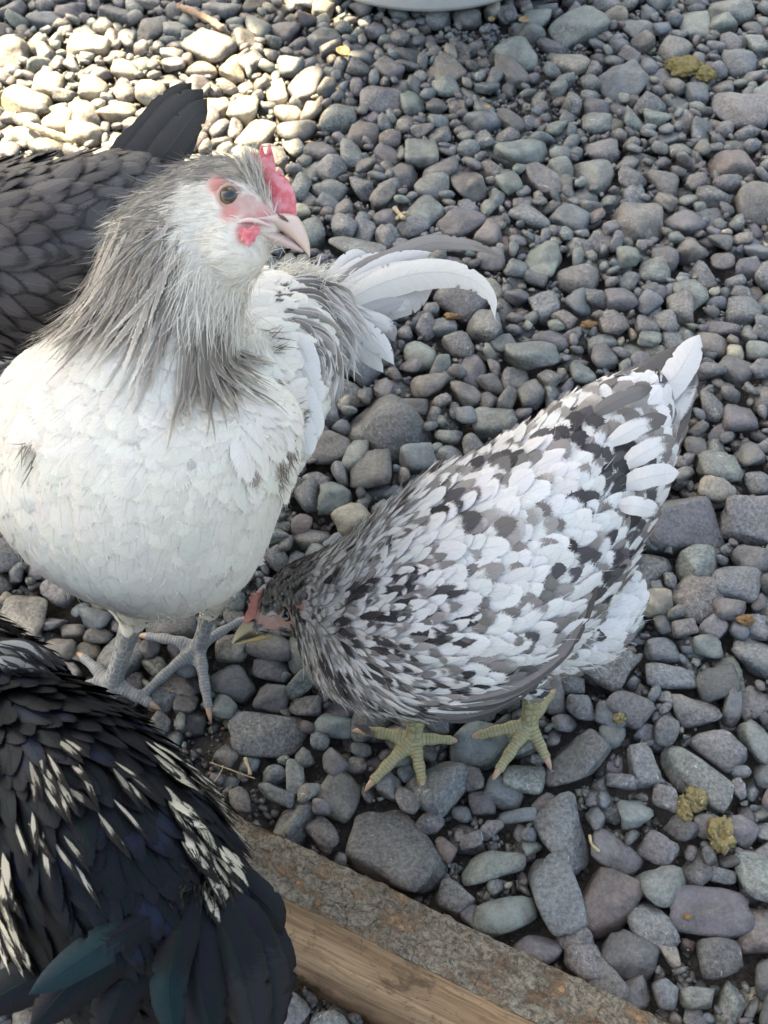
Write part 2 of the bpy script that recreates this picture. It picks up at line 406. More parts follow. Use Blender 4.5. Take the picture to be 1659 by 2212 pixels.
DIRS = ['right of', 'lower right of', 'below', 'lower left of', 'left of', 'upper left of', 'above', 'upper right of']
used_labels = {}
def stone_label(s):
    px, py, t = pix(s[0]); a = s[2][0]
    size = 'large' if a > .021 else ('mid-sized' if a > .0135 else 'small')
    r = s[2][1] / s[2][0]; shp = 'round' if r > .85 else ('oval' if r > .66 else 'long')
    base = f"{size} {PALN[s[6]]} {shp}"
    c = sorted((math.hypot(px - x, py - y), nm, x, y) for nm, x, y in LAND)
    for ad in ('stone',):
        for d, nm, x, y in c[:7]:
            if d < 12: continue
            k = int(round(math.atan2(py - y, px - x) / (math.pi / 4))) % 8
            for far in (('close', 'just ') if d < 90 else (('mid', '') if d < 230 else ('far', 'well ')),):
                lab = f"{base} {ad}, {far[1]}{DIRS[k]} {nm}"
                if lab not in used_labels and len(lab.split()) <= 16:
                    used_labels[lab] = 1; return lab
    lab = f"{base} stone at {int(px / 16.59)} percent across, {int(py / 22.12)} percent down"
    used_labels[lab] = 1; return lab

for i in order[:298]:
    i = int(i)
    if i not in own: continue
    c, Rm, ax, k, col, rn, key, _ = STONES[i]
    V, F = ICO[4 if ax[0] > .022 else 3]; X = template(k, 4) if ax[0] > .022 else TPL[(k, 3)]
    X = (X * np.array(ax)) @ Rm.T
    me = mesh('stone', X, F); attr(me, 'col', np.tile(col, (len(X), 1))); attr(me, 'rnd', np.full(len(X), rn), 'FLOAT')
    o = link('river_stone', me, M_STONE); o.location = c
    tag(o, stone_label(STONES[i]), 'stone', 'larger stones of the gravel bed')

Vs, Fs, Cs, Rs, off = [], [], [], [], 0
for i, (c, Rm, ax, k, col, rn, key, _) in enumerate(STONES):
    if i in own: continue
    t = pix(c)[2]; pxr = ax[0] / t
    sub = 3 if pxr > .0115 else (2 if ax[0] > .0034 else 1)
    X = TPL[(k, sub)]; F = ICO[sub][1]
    Vs.append((X * np.array(ax)) @ Rm.T + c); Fs.append(F + off); off += len(X)
    Cs.append(np.tile(col, (len(X), 1))); Rs.append(np.full(len(X), rn))
me = mesh('gravel', np.concatenate(Vs), np.concatenate(Fs))
attr(me, 'col', np.concatenate(Cs)); attr(me, 'rnd', np.concatenate(Rs), 'FLOAT')
tag(link('gravel', me, M_STONE), 'mixed grey green and purple river gravel covering the yard', 'gravel', kind='stuff')
print('gravel verts', off)
# soil crust that fills the bare patches between the stones
st = 4; Z = SOILTOP[::st, ::st]; ny, nx = Z.shape
gx = XW[::st, ::st]; gy = YW[::st, ::st]
Z = Z + .0012 * np.array([[mnoise.noise(Vector((gx[j, i] * 90, gy[j, i] * 90, 0))) for i in range(nx)] for j in range(ny)])
V = np.stack([gx, gy, Z], -1).reshape(-1, 3); q = np.arange(ny * nx).reshape(ny, nx)
F = np.stack([q[:-1, :-1], q[:-1, 1:], q[1:, 1:], q[1:, :-1]], -1).reshape(-1, 4)
tag(link('soil', mesh('soil', V, F), bpy.data.materials['dark_soil']), kind='structure')

# ------------------------------------------------------------------ unseen sun blocker added up-sun, its holes shaped to leave a sunlit patch
def sun_at(p, h):
    k = (h - p[2]) / SUN.z; return (p[0] + SUN.x * k, p[1] + SUN.y * k)
RH = 1.5
holes_px = [[(-210, 130), (-60, 90), (70, 92), (130, 52), (190, 62), (255, 58), (300, 100), (380, 120), (450, 70), (520, 88), (560, 60), (585, 118), (520, 140), (640, 140), (735, 195), (690, 225), (715, 262),
             (650, 300), (640, 350), (600, 420), (300, 520), (-150, 520)],
            [(560, -80), (690, -120), (1000, -110), (985, 25), (925, 52), (850, 40), (800, 66), (740, 52), (640, 38)],
            [(690, 105), (740, 112), (790, 135), (750, 152), (700, 138)]]
outer = [(-.66, -.95), (.80, -.95), (.80, .95), (-.66, .95)]
cx0, cy0 = sun_at((0, .6, 0), RH)
loops = [[Vector((cx0 + x, cy0 + y, RH)) for x, y in outer]]
def poly2(h):
    return [Vector((*sun_at(P(x, y, 0.0), RH), RH)) for x, y in h]
def smooth_poly(h, n=4):
    out = []; m = len(h)
    for i in range(m):
        a, b = h[i], h[(i + 1) % m]
        for k in range(n):
            f = k / n; x = a[0] + (b[0] - a[0]) * f; y = a[1] + (b[1] - a[1]) * f
            s = math.hypot(b[0] - a[0], b[1] - a[1]) * .10
            out.append((x + random.uniform(-s, s) * (k > 0), y + random.uniform(-s, s) * .6 * (k > 0)))
    return out
for h in holes_px: loops.append(poly2(smooth_poly(h)))
tri = tessellate_polygon(loops); vv = [v for l in loops for v in l]; n0 = len(vv)
V = [tuple(v) for v in vv] + [(v.x, v.y, v.z + .012) for v in vv]
F = [tuple(t_) for t_ in tri] + [(a + n0, c + n0, b + n0) for a, b, c in tri]
s = NT('blocker_sheet'); s.set(s.b, 'Base Color', (.42, .42, .43, 1)); s.set(s.b, 'Roughness', .6)
me = bpy.data.meshes.new('blocker_panel'); me.from_pydata(V, [], F); me.update()
tag(link('sun_blocker', me, s.m), kind='structure')  # unseen panel, added only to block the sun

# ------------------------------------------------------------------ timber beam
def wood_material():
    s = NT('weathered_timber')
    tc = s.t.nodes.new('ShaderNodeTexCoord').outputs['Object']
    topm = s._attr('top').outputs['Fac']
    mp = s.n('Mapping', Vector=tc); mp.inputs['Scale'].default_value = (6, 90, 90)
    g1 = s.noise(mp.outputs[0], 1.0, 6, .6, .6)
    mp2 = s.n('Mapping', Vector=tc); mp2.inputs['Scale'].default_value = (30, 420, 420)
    g2 = s.noise(mp2.outputs[0], 1.0, 3, .6)
    c = s.mix(s.ramp(g1, .3, .7), (.24, .150, .090), (.50, .335, .205))
    c = s.mix(s.ramp(g2, .35, .75, 0, .5), c, (.10, .05, .025))
    c = s.mix(s.ramp(s.noise(tc, 42, 5, .7), .50, .66, 0, .75), c, (.085, .055, .036))
    crust = s.noise(tc, 300, 6, .75, .4); lump = s.noise(tc, 62, 6, .65)
    dirt = s.mix(s.ramp(crust, .35, .65), (.14, .120, .095), (.48, .42, .33))
    dirt = s.mix(s.ramp(s.noise(tc, 700, 3, .7), .60, .72), dirt, (.46, .41, .32))
    dirt = s.mix(s.ramp(s.noise(tc, 700, 3, .7), .42, .30), dirt, (.035, .03, .026))
    m = s.math('MULTIPLY', topm, s.ramp(lump, .34, .50), clamp=True)
    edge = s.math('MULTIPLY', s.ramp(s.noise(tc, 120, 5, .7), .56, .68), .18)
    m = s.math('MAXIMUM', m, edge)
    s.set(s.b, 'Base Color', s.mix(m, c, dirt)); s.set(s.b, 'Roughness', .88); s.set(s.b, 'Specular IOR Level', .25)
    crk = s.n('TexVoronoi', {'feature': 'DISTANCE_TO_EDGE'}, Vector=s.n('VectorMath', {'operation': 'ADD'}, i0=tc, i1=s.n('VectorMath', {'operation': 'SCALE'}, i0=s.n('TexNoise', Vector=tc, Scale=90.0).outputs[1], Scale=.012).outputs[0]).outputs[0], Scale=75.0).outputs['Distance']
    ck = s.math('MULTIPLY', s.ramp(crk, .07, .0), s.math('MULTIPLY', topm, s.ramp(s.noise(tc, 30, 3), .45, .6)))
    s.set(s.b, 'Base Color', s.mix(s.math('MULTIPLY', ck, .4), s.mix(m, c, dirt), (.035, .03, .025)))
    hgt = s.math('SUBTRACT', s.mix(m, s.math('MULTIPLY', g1, .35), s.math('ADD', crust, s.math('MULTIPLY', lump, 1.2))), s.math('MULTIPLY', ck, .4))
    s.set(s.b, 'Normal', s.bump(hgt, 1.0, .0045))
    return s.m
# box in beam space: x along, y across (towards the camera), z up
L_ = .80; nxs, nys, nzs = 400, 24, 24
def beam_mesh():
    V, Fq, top = [], [], []
    prof = []
    hgt, wd, r_ = .085, BWID, .0035
    n = 10
    for i in range(n + 1): prof.append((0 + r_ + (wd - 2 * r_) * i / n, hgt))            # top
    for i in range(1, 5): a = math.pi / 2 * i / 5; prof.append((wd - r_ + r_ * math.sin(a), hgt - r_ + r_ * math.cos(a)))
    for i in range(n + 1): prof.append((wd, (hgt - r_) * (1 - i / n) - .012 * i / n))     # near side
    for i in range(n + 1): prof.append((0, -.012 + (hgt - r_ + .012) * i / n))           # far side
    for i in range(1, 5): a = math.pi / 2 * i / 5; prof.append((r_ - r_ * math.cos(a), hgt - r_ + r_ * math.sin(a)))
    m = len(prof)
    for i in range(nxs + 1):
        x = L_ * i / nxs
        for (y, z) in prof:
            tp = 1.0 if z > hgt - .0032 else max(0, .95 - (hgt - z) / .004)
            d = mnoise.noise(Vector((x * 60, y * 60, z * 60))) * .0009 + mnoise.noise(Vector((x * 14, y * 8, z * 8))) * .0016
            # crumbled crust standing on the top face, splintered far edge
            if tp > .5:
                cr = mnoise.noise(Vector((x * 130, y * 130, 3))) ; z2 = z + d + max(0, cr) * .0034 + mnoise.noise(Vector((x * 330, y * 330, 9))) * .0006
                notch = max(0, mnoise.noise(Vector((x * 17, 0, 7))) - .28) * .012 * max(0, 1 - y / .012)
                V.append((x, y + (notch if y < .012 else 0), z2 - notch))
            else:
                gr = mnoise.noise(Vector((x * 5, y * 5, z * 260))) * .00035
                V.append((x, y + (d + gr) * (1 if y > wd / 2 else -1), z))
            top.append(tp)
    q = np.arange((nxs + 1) * m).reshape(nxs + 1, m); q2 = np.roll(q, -1, 1)
    F = np.stack([q[:-1], q[1:], q2[1:], q2[:-1]], -1).reshape(-1, 4)
    me = bpy.data.meshes.new('beam')
    faces = [tuple(f) for f in F] + [tuple(q[0]), tuple(q[-1][::-1])]
    me.from_pydata(V, [], faces); me.update()
    me.polygons.foreach_set('use_smooth', [True] * len(me.polygons))
    attr(me, 'top', top, 'FLOAT'); return me
bo = link('timber_beam', beam_mesh(), wood_material())
yv = BN * math.cos(ROLL) + np.array([0, 0, math.sin(ROLL)]); zv = np.array([0, 0, math.cos(ROLL)]) - BN * math.sin(ROLL)
org = A2 - zv * .085                                             # the far top edge runs through A2
mw = Matrix(((BD[0], yv[0], zv[0], org[0]), (BD[1], yv[1], zv[1], org[1]), (BD[2], yv[2], zv[2], org[2]), (0, 0, 0, 1)))
bo.matrix_world = mw
tag(bo, 'dirt crusted brown timber beam lying across the gravel at the bottom', 'beam')

# ------------------------------------------------------------------ white tub at the far edge
def lathe(prof, n=72):
    prof = np.array(prof); a = np.linspace(0, 2 * math.pi, n, endpoint=False)
    V = np.stack([prof[:, 0:1] * np.cos(a), prof[:, 0:1] * np.sin(a), np.repeat(prof[:, 1:2], n, 1)], -1).reshape(-1, 3)
    q = np.arange(len(prof) * n).reshape(len(prof), n); q2 = np.roll(q, -1, 1)
    return V, np.stack([q[:-1], q2[:-1], q2[1:], q[1:]], -1).reshape(-1, 4)
s = NT('white_plastic'); s.set(s.b, 'Base Color', (.70, .71, .72, 1)); s.set(s.b, 'Roughness', .42)
tcn = s.t.nodes.new('ShaderNodeTexCoord').outputs['Object']
s.set(s.b, 'Base Color', s.mix(s.ramp(s.noise(tcn, 22, 5, .7), .5, .75, 0, .35), (.70, .71, .72), (.45, .42, .37)))
tc_ = P(925, 36, .012); TR = .165
pr = [(0, 0), (TR * .90, 0), (TR * .97, .003), (TR, .010), (TR * 1.03, .07), (TR * 1.06, .14), (TR * 1.06, .150), (TR * 1.10, .152), (TR * 1.10, .160), (TR * 1.06, .162),
      (TR * 1.035, .158), (TR * 1.0, .06), (TR * .97, .012), (TR * .90, .008), (0, .007)]
V, F = lathe(pr)
tb = link('white_tub', mesh('tub', V, F), s.m); tb.location = (tc_[0], tc_[1] + TR, .012)
tag(tb, 'round white plastic tub just showing at the far edge of the gravel', 'tub')
# ================================================================== BIRD TOOLKIT
from mathutils.kdtree import KDTree

def ray_of(px, py):
    return norm(FW + np.array([1, 0, 0]) * (px - 829.5) / FPX - UP * (py - 1106) / FPX)
def loft_rings(rings, n=28):
    """rings: list of (centre, vecA, vecB) half-axis vectors -> closed tube"""
    a = np.linspace(0, 2 * math.pi, n, endpoint=False); V = []; m = len(rings)
    for c, A, B in rings:
        V.append(c + np.outer(np.cos(a), A) + np.outer(np.sin(a), B))
    V = np.concatenate(V); q = np.arange(m * n).reshape(m, n); q2 = np.roll(q, -1, 1)
    F = np.stack([q[:-1], q2[:-1], q2[1:], q[1:]], -1).reshape(-1, 4)
    e0 = rings[0][0] + (rings[0][0] - rings[1][0]) * .02; e1 = rings[-1][0] + (rings[-1][0] - rings[-2][0]) * .02
    V = np.vstack([V, e0, e1]); i0 = m * n; i1 = i0 + 1
    T1 = np.stack([q2[0], q[0], np.full(n, i0)], -1); T2 = np.stack([q[-1], q2[-1], np.full(n, i1)], -1)
    return V, F, np.concatenate([T1, T2])
def resample(arrs, n):
    return [catmull(a, n) for a in arrs]

class Body:
    def __init__(s): s.V = []; s.F4 = []; s.F3 = []; s.off = 0; s.ax = []; s.axT = []; s.axid = []; s.limb = []
    def _add(s, V, F4, F3):
        s.V.append(V); s.F4.append(F4 + s.off); s.F3.append(F3 + s.off); s.off += len(V)
    def pairs(s, rows, tag_=0, n=26, flow=True, shrink=0.0, axis=True):
        """rows: (xa, ya, xb, yb, distance, half thickness): outline points on both sides, as seen from the camera"""
        rows = np.array(rows, float); C, A, B = [], [], []
        for xa, ya, xb, yb, t, h in rows:
            pa, pb = T(xa, ya, t), T(xb, yb, t); c = (pa + pb) / 2; v = (pb - pa) / 2; l = np.linalg.norm(v)
            v = v * max(.3, (l - shrink) / l); r = ray_of((xa + xb) / 2, (ya + yb) / 2)
            C.append(c); A.append(v); B.append(r * h)
        # ring thickness runs square to the axis
        C, A, B = np.array(C), np.array(A), np.array(B)
        tang = norm(np.gradient(C, axis=0))
        Bn = np.linalg.norm(B, axis=1, keepdims=True)
        Bc = np.cross(A, tang); Bc = norm(Bc) * Bn; sgn = np.sign((Bc * B).sum(1, keepdims=True)); sgn[sgn == 0] = 1
        Bm = norm(B / Bn * .6 + norm(Bc) * sgn * .4) * Bn
        C, A, Bm = resample([C, A, Bm], n)
        rings = [(C[0] - (C[1] - C[0]) * .25, A[0] * .55, Bm[0] * .55)] + list(zip(C, A, Bm)) + [(C[-1] + (C[-1] - C[-2]) * .3, A[-1] * .55, Bm[-1] * .55)]
        s._add(*loft_rings(rings))
        if axis:
            g = norm(np.gradient(C, axis=0)); s.ax += list(C); s.axT += list(g * (1 if flow else -1))
            ids = [tag_] * len(C) if np.isscalar(tag_) else [int(round(v)) for v in np.interp(np.linspace(0, 1, n), np.linspace(0, 1, len(tag_)), tag_)]
            s.axid += ids
        return C
    def tube(s, pts, rad, tag_=None, n=24, flat=1.0, upv=(0, 0, 1), seg=18, limb=None):
        pts = np.array(pts, float); rad = np.array(rad, float).reshape(-1, 1)
        C = catmull(pts, n); r = np.maximum(catmull(rad, n)[:, 0], .0004); g = norm(np.gradient(C, axis=0))
        sd = norm(np.cross(g, np.array(upv, float) + 1e-4)); u = np.cross(sd, g)
        rings = [(C[0] - g[0] * r[0] * .45, sd[0] * r[0] * .6, u[0] * r[0] * .6 * flat)] + [(C[i], sd[i] * r[i], u[i] * r[i] * flat) for i in range(n)]
        rings += [(C[-1] + g[-1] * r[-1] * .45, sd[-1] * r[-1] * .6, u[-1] * r[-1] * .6 * flat)]
        s._add(*loft_rings(rings, seg))
        if tag_ is not None: s.ax += list(C); s.axT += list(g); s.axid += [tag_] * n
        if limb is not None:
            L = np.concatenate([[0], np.cumsum(np.linalg.norm(np.diff(C, axis=0), axis=1))])
            for i in range(n): s.limb.append((C[i], g[i], sd[i], u[i], L[i], r[i], limb))
        return C
    def sphere(s, c, r, sc_=(1, 1, 1)):
        V, F = ICO[3]; s._add(V * r * np.array(sc_) + np.array(c), np.zeros((0, 4), int), F)
    def build(s, voxel, smooth=4):
        me = mesh('raw', np.concatenate(s.V), [np.concatenate(s.F4), np.concatenate(s.F3)])
        ob = bpy.data.objects.new('raw', me); sc.collection.objects.link(ob)
        m = ob.modifiers.new('r', 'REMESH'); m.mode = 'VOXEL'; m.voxel_size = voxel; m.use_smooth_shade = True
        m2 = ob.modifiers.new('s', 'SMOOTH'); m2.factor = .5; m2.iterations = smooth
        dg = bpy.context.evaluated_depsgraph_get(); dg.update()
        out = bpy.data.meshes.new_from_object(ob.evaluated_get(dg)); bpy.data.objects.remove(ob)
        s.me = out; nv = len(out.vertices)
        V = np.empty(nv * 3, np.float32); out.vertices.foreach_get('co', V); s.P = V.reshape(-1, 3).astype(float)
        N = np.empty(nv * 3, np.float32); out.vertices.foreach_get('normal', N); s.N = N.reshape(-1, 3).astype(float)
        s.bvh = BVHTree.FromPolygons([tuple(v) for v in s.P], [tuple(p.vertices) for p in out.polygons])
        s.kd = KDTree(len(s.ax))
        for i, p in enumerate(s.ax): s.kd.insert(Vector(p), i)
        s.kd.balance(); s.axT = np.array(s.axT)
        if s.limb:
            s.kl = KDTree(len(s.limb))
            for i, l in enumerate(s.limb): s.kl.insert(Vector(l[0]), i)
            s.kl.balance()
        return s
    def limb_attr(s):
        """per vertex: distance along the toe or shank, angle round it, and a 0..1 mask of scaly skin"""
        out = np.zeros((len(s.P), 3)); mask = np.zeros(len(s.P)); kind = np.zeros(len(s.P))
        for i, p in enumerate(s.P):
            co, j, d = s.kl.find(Vector(p)); c, g, sd, u, L, r, k = s.limb[j]
            if d < r * 1.45 + .0012:
                q = p - c; out[i] = (L + q @ g, math.atan2(q @ sd, q @ u), r); mask[i] = 1; kind[i] = k
        return out, mask, kind
    def hit(s, px, py):
        d = ray_of(px, py); h = s.bvh.ray_cast(Vector((0, 0, H)), Vector(d))
        if h[0] is None: h = s.bvh.find_nearest(Vector(T(px, py, np.linalg.norm(s.P[0] - np.array([0, 0, H])))))
        return np.array(h[0])

def leg(b, hip, hock, ankle, toes, r=.0045, back=None, web=True, id_=1):
    """shank from hock to ankle, toes = list of tip points; returns claw frames"""
    hip, hock, ankle = map(np.array, (hip, hock, ankle)); claws = []
    b.tube([hip, hip * .5 + hock * .5, hock], [r * 2.6, r * 2.0, r * 1.35], n=10)
    mid = hock * .5 + ankle * .5
    b.tube([hock, mid, ankle * .85 + hock * .15, ankle], [r * 1.35, r * 1.02, r * 1.05, r * 1.25], n=18, limb=id_)
    tl = [(np.array(t), False) for t in toes] + ([(np.array(back), True)] if back is not None else [])
    bases = []
    for tp, isb in tl:
        d = tp - ankle; L = np.linalg.norm(d); rt = r * (.80 if not isb else .72)
        K = 11; pts, rad = [], []
        for i in range(K):
            f = i / (K - 1); p = ankle + d * f; p = p + np.array([0, 0, math.sin(f * math.pi) * L * .05 - f * .0005])
            pts.append(p); rad.append(rt * (1.12 - .38 * f) * (1 + .11 * math.cos(f * math.pi * (2 if isb else 3) * 2)))
        b.tube(pts, rad, n=34, limb=id_ + 1)
        dd = norm(pts[-1] - pts[-3]); claws.append((pts[-1] - dd * rt * .3, dd, rad[-1] * .86)); bases.append(d)
    if web:
        for i in range(len(toes) - 1):
            d1, d2 = bases[i], bases[i + 1]
            for f in (.10, .17, .24, .31, .37):
                p1, p2 = ankle + d1 * f, ankle + d2 * f; sag = (ankle - (p1 + p2) / 2) * .16
                b.tube([p1, (p1 + p2) / 2 + sag, p2], [r * .44, r * .32, r * .44], n=8)
    return claws
def claw_mesh(c, d, r, L, down=(0, 0, -1)):
    dn = np.array(down, float); pts = [c, c + d * L * .4 + dn * L * .04, c + d * L * .75 + dn * L * .16, c + d * L * .97 + dn * L * .36]
    C = catmull(pts, 12); g = norm(np.gradient(C, axis=0)); sd = norm(np.cross(g, [0, 0, 1.001])); u = np.cross(sd, g)
    rr = r * (1 - np.linspace(0, 1, 12) ** 1.5 * .93)
    V, F4, F3 = loft_rings([(C[i], sd[i] * rr[i] * .8, u[i] * rr[i]) for i in range(12)], 12)
    return mesh('claw', V, [F4, F3])

# ---------------------------------------------------------------- feathers
NU, NV = 5, 10
US = np.array([-1, -.55, 0, .55, 1.])
VSR = np.array([0, .14, .30, .46, .61, .74, .85, .925, .975, 1.0])
def wprofile(blunt):
    """half width along the vane for bluntness 0 (lance) .. 1 (spade)"""
    b = np.asarray(blunt)[:, None]; v = VSR[None]
    grow = np.clip(v / (.34 + .1 * b), 0, 1) ** .65
    x = np.clip((v - .30 - .22 * b) / (.70 - .22 * b), 0, 1); k = 1.5 + 1.1 * b
    return np.maximum(grow * (1 - x ** k) ** (.95 - .4 * b), .02) * .96 + .02
def feather_mesh(name, CL, SD, NM, W, blunt, ca, cb, fp, fray=.22, camber=.18, rndv=None, kfray=True):
    """CL (N,NV,3) centre lines, SD sides, NM normals; W half widths; fp (N,3): tip start, lacing, streak"""
    N = len(CL); wp = wprofile(blunt) * W[:, None]
    edge = np.abs(US)
    Q = (CL[:, :, None, :] + SD[:, :, None, :] * (wp[:, :, None] * US[None, None, :])[..., None]
         - NM[:, :, None, :] * (wp[:, :, None] * camber * (US ** 2)[None, None, :])[..., None])
    V = Q.reshape(-1, 3); idx = np.arange(N * NV * NU).reshape(N, NV, NU)
    F = np.stack([idx[:, :-1, :-1], idx[:, :-1, 1:], idx[:, 1:, 1:], idx[:, 1:, :-1]], -1).reshape(-1, 4)
    r = rng.random(N) if rndv is None else rndv
    uv = np.zeros((N, NV, NU, 3)); uv[..., 0] = US; uv[..., 1] = VSR[None, :, None]; uv[..., 2] = r[:, None, None]
    per = NV * NU; owner = np.repeat(np.arange(N), per); UV = uv.reshape(-1, 3); Fl = [F]
    if kfray:
        # barb ends: slim triangles standing out past the rim of the outer half
        rows = [3, 4, 5, 6, 7, 8]; tv, tuv, to = [], [], []
        tan = norm(np.gradient(CL, axis=1))
        for sgn, col in ((-1, 0), (1, NU - 1)):
            for k in rows:
                a, b_ = Q[:, k, col], Q[:, k + 1, col]
                for h in range(3):
                    f0 = h / 3; f1 = f0 + .38
                    p0 = a + (b_ - a) * f0; p1 = a + (b_ - a) * min(f1, 1)
                    inn = (CL[:, k] - (a)) * .25
                    ln = (W * fray * rng.uniform(.1, 1.5, N) ** 1.6)[:, None]
                    d = norm(tan[:, k] * (.75 + .5 * (k > 6)) + SD[:, k] * sgn * (.55 - .06 * k) + NM[:, k] * rng.normal(0, .12, (N, 1)))
                    ap = (p0 + p1) / 2 + d * ln
                    tv.append(np.stack([p0 + inn * .6, p1 + inn * .6, ap], 1)); v0 = VSR[k]
                    tuv.append(np.stack([np.stack([np.full(N, sgn * .9), np.full(N, v0), r], 1), np.stack([np.full(N, sgn * .9), np.full(N, v0 + .03), r], 1),
                                         np.stack([np.full(N, sgn * 1.05), np.full(N, min(1, v0 + .08)), r], 1)], 1))
        tv = np.stack(tv, 1).reshape(-1, 3); tuv = np.stack(tuv, 1).reshape(-1, 3); nt_ = len(tv) // N
        Fl.append(np.arange(len(tv)).reshape(-1, 3) + len(V)); V = np.vstack([V, tv]); UV = np.vstack([UV, tuv]); owner = np.concatenate([owner, np.repeat(np.arange(N), nt_)])
    me = mesh(name, V, Fl)
    attr(me, 'fuv', UV, 'FLOAT_VECTOR'); attr(me, 'ca', ca[owner]); attr(me, 'cb', cb[owner]); attr(me, 'fp', fp[owner], 'FLOAT_VECTOR')
    return me
def drape(b, roots, dirs, L, base, lift, free=0.0):
    """centre lines that hug the body, rising a little towards the tip"""
    N = len(roots); CL = np.zeros((N, NV, 3)); SD = np.zeros((N, NV, 3)); NM = np.zeros((N, NV, 3))
    for i in range(N):
        p = roots[i]; d = dirs[i]; pv = 0.; nlast = None
        for k in range(NV):
            if k:
                q = p + d * (VSR[k] - pv) * L[i]; pv = VSR[k]
                h = b.bvh.find_nearest(Vector(q)); n = np.array(h[1]); loc = np.array(h[0])
                if nlast is not None: n = norm(nlast * .55 + n * .45)
                fr = free if np.isscalar(free) else free[i]
                p = loc * (1 - fr) + q * fr
            else:
                h = b.bvh.find_nearest(Vector(p)); n = np.array(h[1])
            nlast = n; d = norm(d - n * (d @ n)); CL[i, k] = p + n * (base + lift[i] * VSR[k]); NM[i, k] = n; SD[i, k] = norm(np.cross(d, n))
    return CL, SD, NM
def scatter(b, n_cand, spacing, keep=None, extra_dir=None):
    """Poisson-like points on the body; spacing(p)->metres (0 = none)"""
    me = b.me; b.me.calc_loop_triangles(); nt_ = len(me.loop_triangles); tri = np.empty(nt_ * 3, np.int32)
    me.loop_triangles.foreach_get('vertices', tri); tri = tri.reshape(-1, 3); p = b.P[tri]
    ar = np.linalg.norm(np.cross(p[:, 1] - p[:, 0], p[:, 2] - p[:, 0]), axis=1); cs = np.cumsum(ar); cs /= cs[-1]
    t = np.searchsorted(cs, rng.random(n_cand)); u, v = rng.random((2, n_cand)); f = u + v > 1; u[f], v[f] = 1 - u[f], 1 - v[f]
    Q = p[t, 0] + (p[t, 1] - p[t, 0]) * u[:, None] + (p[t, 2] - p[t, 0]) * v[:, None]
    Nn = norm(np.cross(p[t, 1] - p[t, 0], p[t, 2] - p[t, 0]))
    S = spacing(Q, Nn); cell = .003; grid = {}; out = []
    for i in range(n_cand):
        s_ = S[i]
        if s_ <= 0: continue
        q = Q[i]; k = (int(q[0] / cell), int(q[1] / cell), int(q[2] / cell)); m = int(s_ / cell) + 1; ok = True
        for dx in range(-m, m + 1):
            for dy in range(-m, m + 1):
                for dz in range(-m, m + 1):
                    for j in grid.get((k[0] + dx, k[1] + dy, k[2] + dz), ()):
                        if (Q[j][0] - q[0]) ** 2 + (Q[j][1] - q[1]) ** 2 + (Q[j][2] - q[2]) ** 2 < s_ * s_: ok = False; break
                    if not ok: break
                if not ok: break
            if not ok: break
        if ok: grid.setdefault(k, []).append(i); out.append(i)
    out = np.array(out, int)
    return Q[out], Nn[out]
def flow(b, Q, Nn, spread=.15, bias=None):
    D = np.zeros_like(Q); I = np.zeros(len(Q), int)
    for i, q in enumerate(Q):
        r_ = b.kd.find_n(Vector(q), 5); wsum = np.zeros(3)
        for co, j, d in r_: wsum += b.axT[j] / (d + .004)
        I[i] = b.axid[r_[0][1]]; D[i] = wsum
    D = norm(D)
    if bias is not None: D = D + bias(Q)
    D = D - Nn * (D * Nn).sum(1, keepdims=True); D = norm(D)
    a = rng.normal(0, spread, len(Q))[:, None]; D = norm(D * np.cos(a) + np.cross(Nn, D) * np.sin(a))
    return D, I
def strands(name, root, d, L, wd, col, droop=.3, seg=4, curl=.25, nrm_=None, col2=None, follow=None):
    """fine filament tufts: thin tapering ribbons"""
    N = len(root); d = norm(d); tt = np.linspace(0, 1, seg); sd = norm(np.cross(d, rng.normal(size=(N, 3)) + 1e-3)); kk = norm(np.cross(sd, d))
    cv = rng.normal(0, curl, N)
    C = root[:, None] + d[:, None] * (L[:, None] * tt)[..., None] + kk[:, None] * ((L * cv)[:, None] * tt ** 2)[..., None] + np.array([0, 0, -1.]) * ((L * droop)[:, None] * tt ** 2)[..., None]
    wv = wd[:, None] * (1 - tt ** 2 * .85)
    V = np.stack([C - sd[:, None] * wv[..., None], C + sd[:, None] * wv[..., None]], 2).reshape(-1, 3)
    idx = np.arange(N * seg * 2).reshape(N, seg, 2)
    F = np.stack([idx[:, :-1, 0], idx[:, :-1, 1], idx[:, 1:, 1], idx[:, 1:, 0]], -1).reshape(-1, 4)
    me = mesh(name, V, F); o = np.repeat(np.arange(N), seg * 2)
    uv = np.zeros((N, seg, 2, 3)); uv[..., 0, 0] = .3; uv[..., 1, 0] = .5; uv[..., 1] = tt[None, :, None]; uv[..., 2] = rng.random(N)[:, None, None]
    attr(me, 'fuv', uv.reshape(-1, 3), 'FLOAT_VECTOR'); attr(me, 'ca', col[o]); attr(me, 'cb', (col if col2 is None else col2)[o])
    attr(me, 'fp', np.tile([.6, 0, .3], (len(o), 1)), 'FLOAT_VECTOR')
    return me
def quill_lines(path, n=NV):
    C = catmull(path, 60); L = np.concatenate([[0], np.cumsum(np.linalg.norm(np.diff(C, axis=0), axis=1))]); L /= L[-1]
    return np.stack([np.interp(VSR, L, C[:, k]) for k in range(3)], 1)
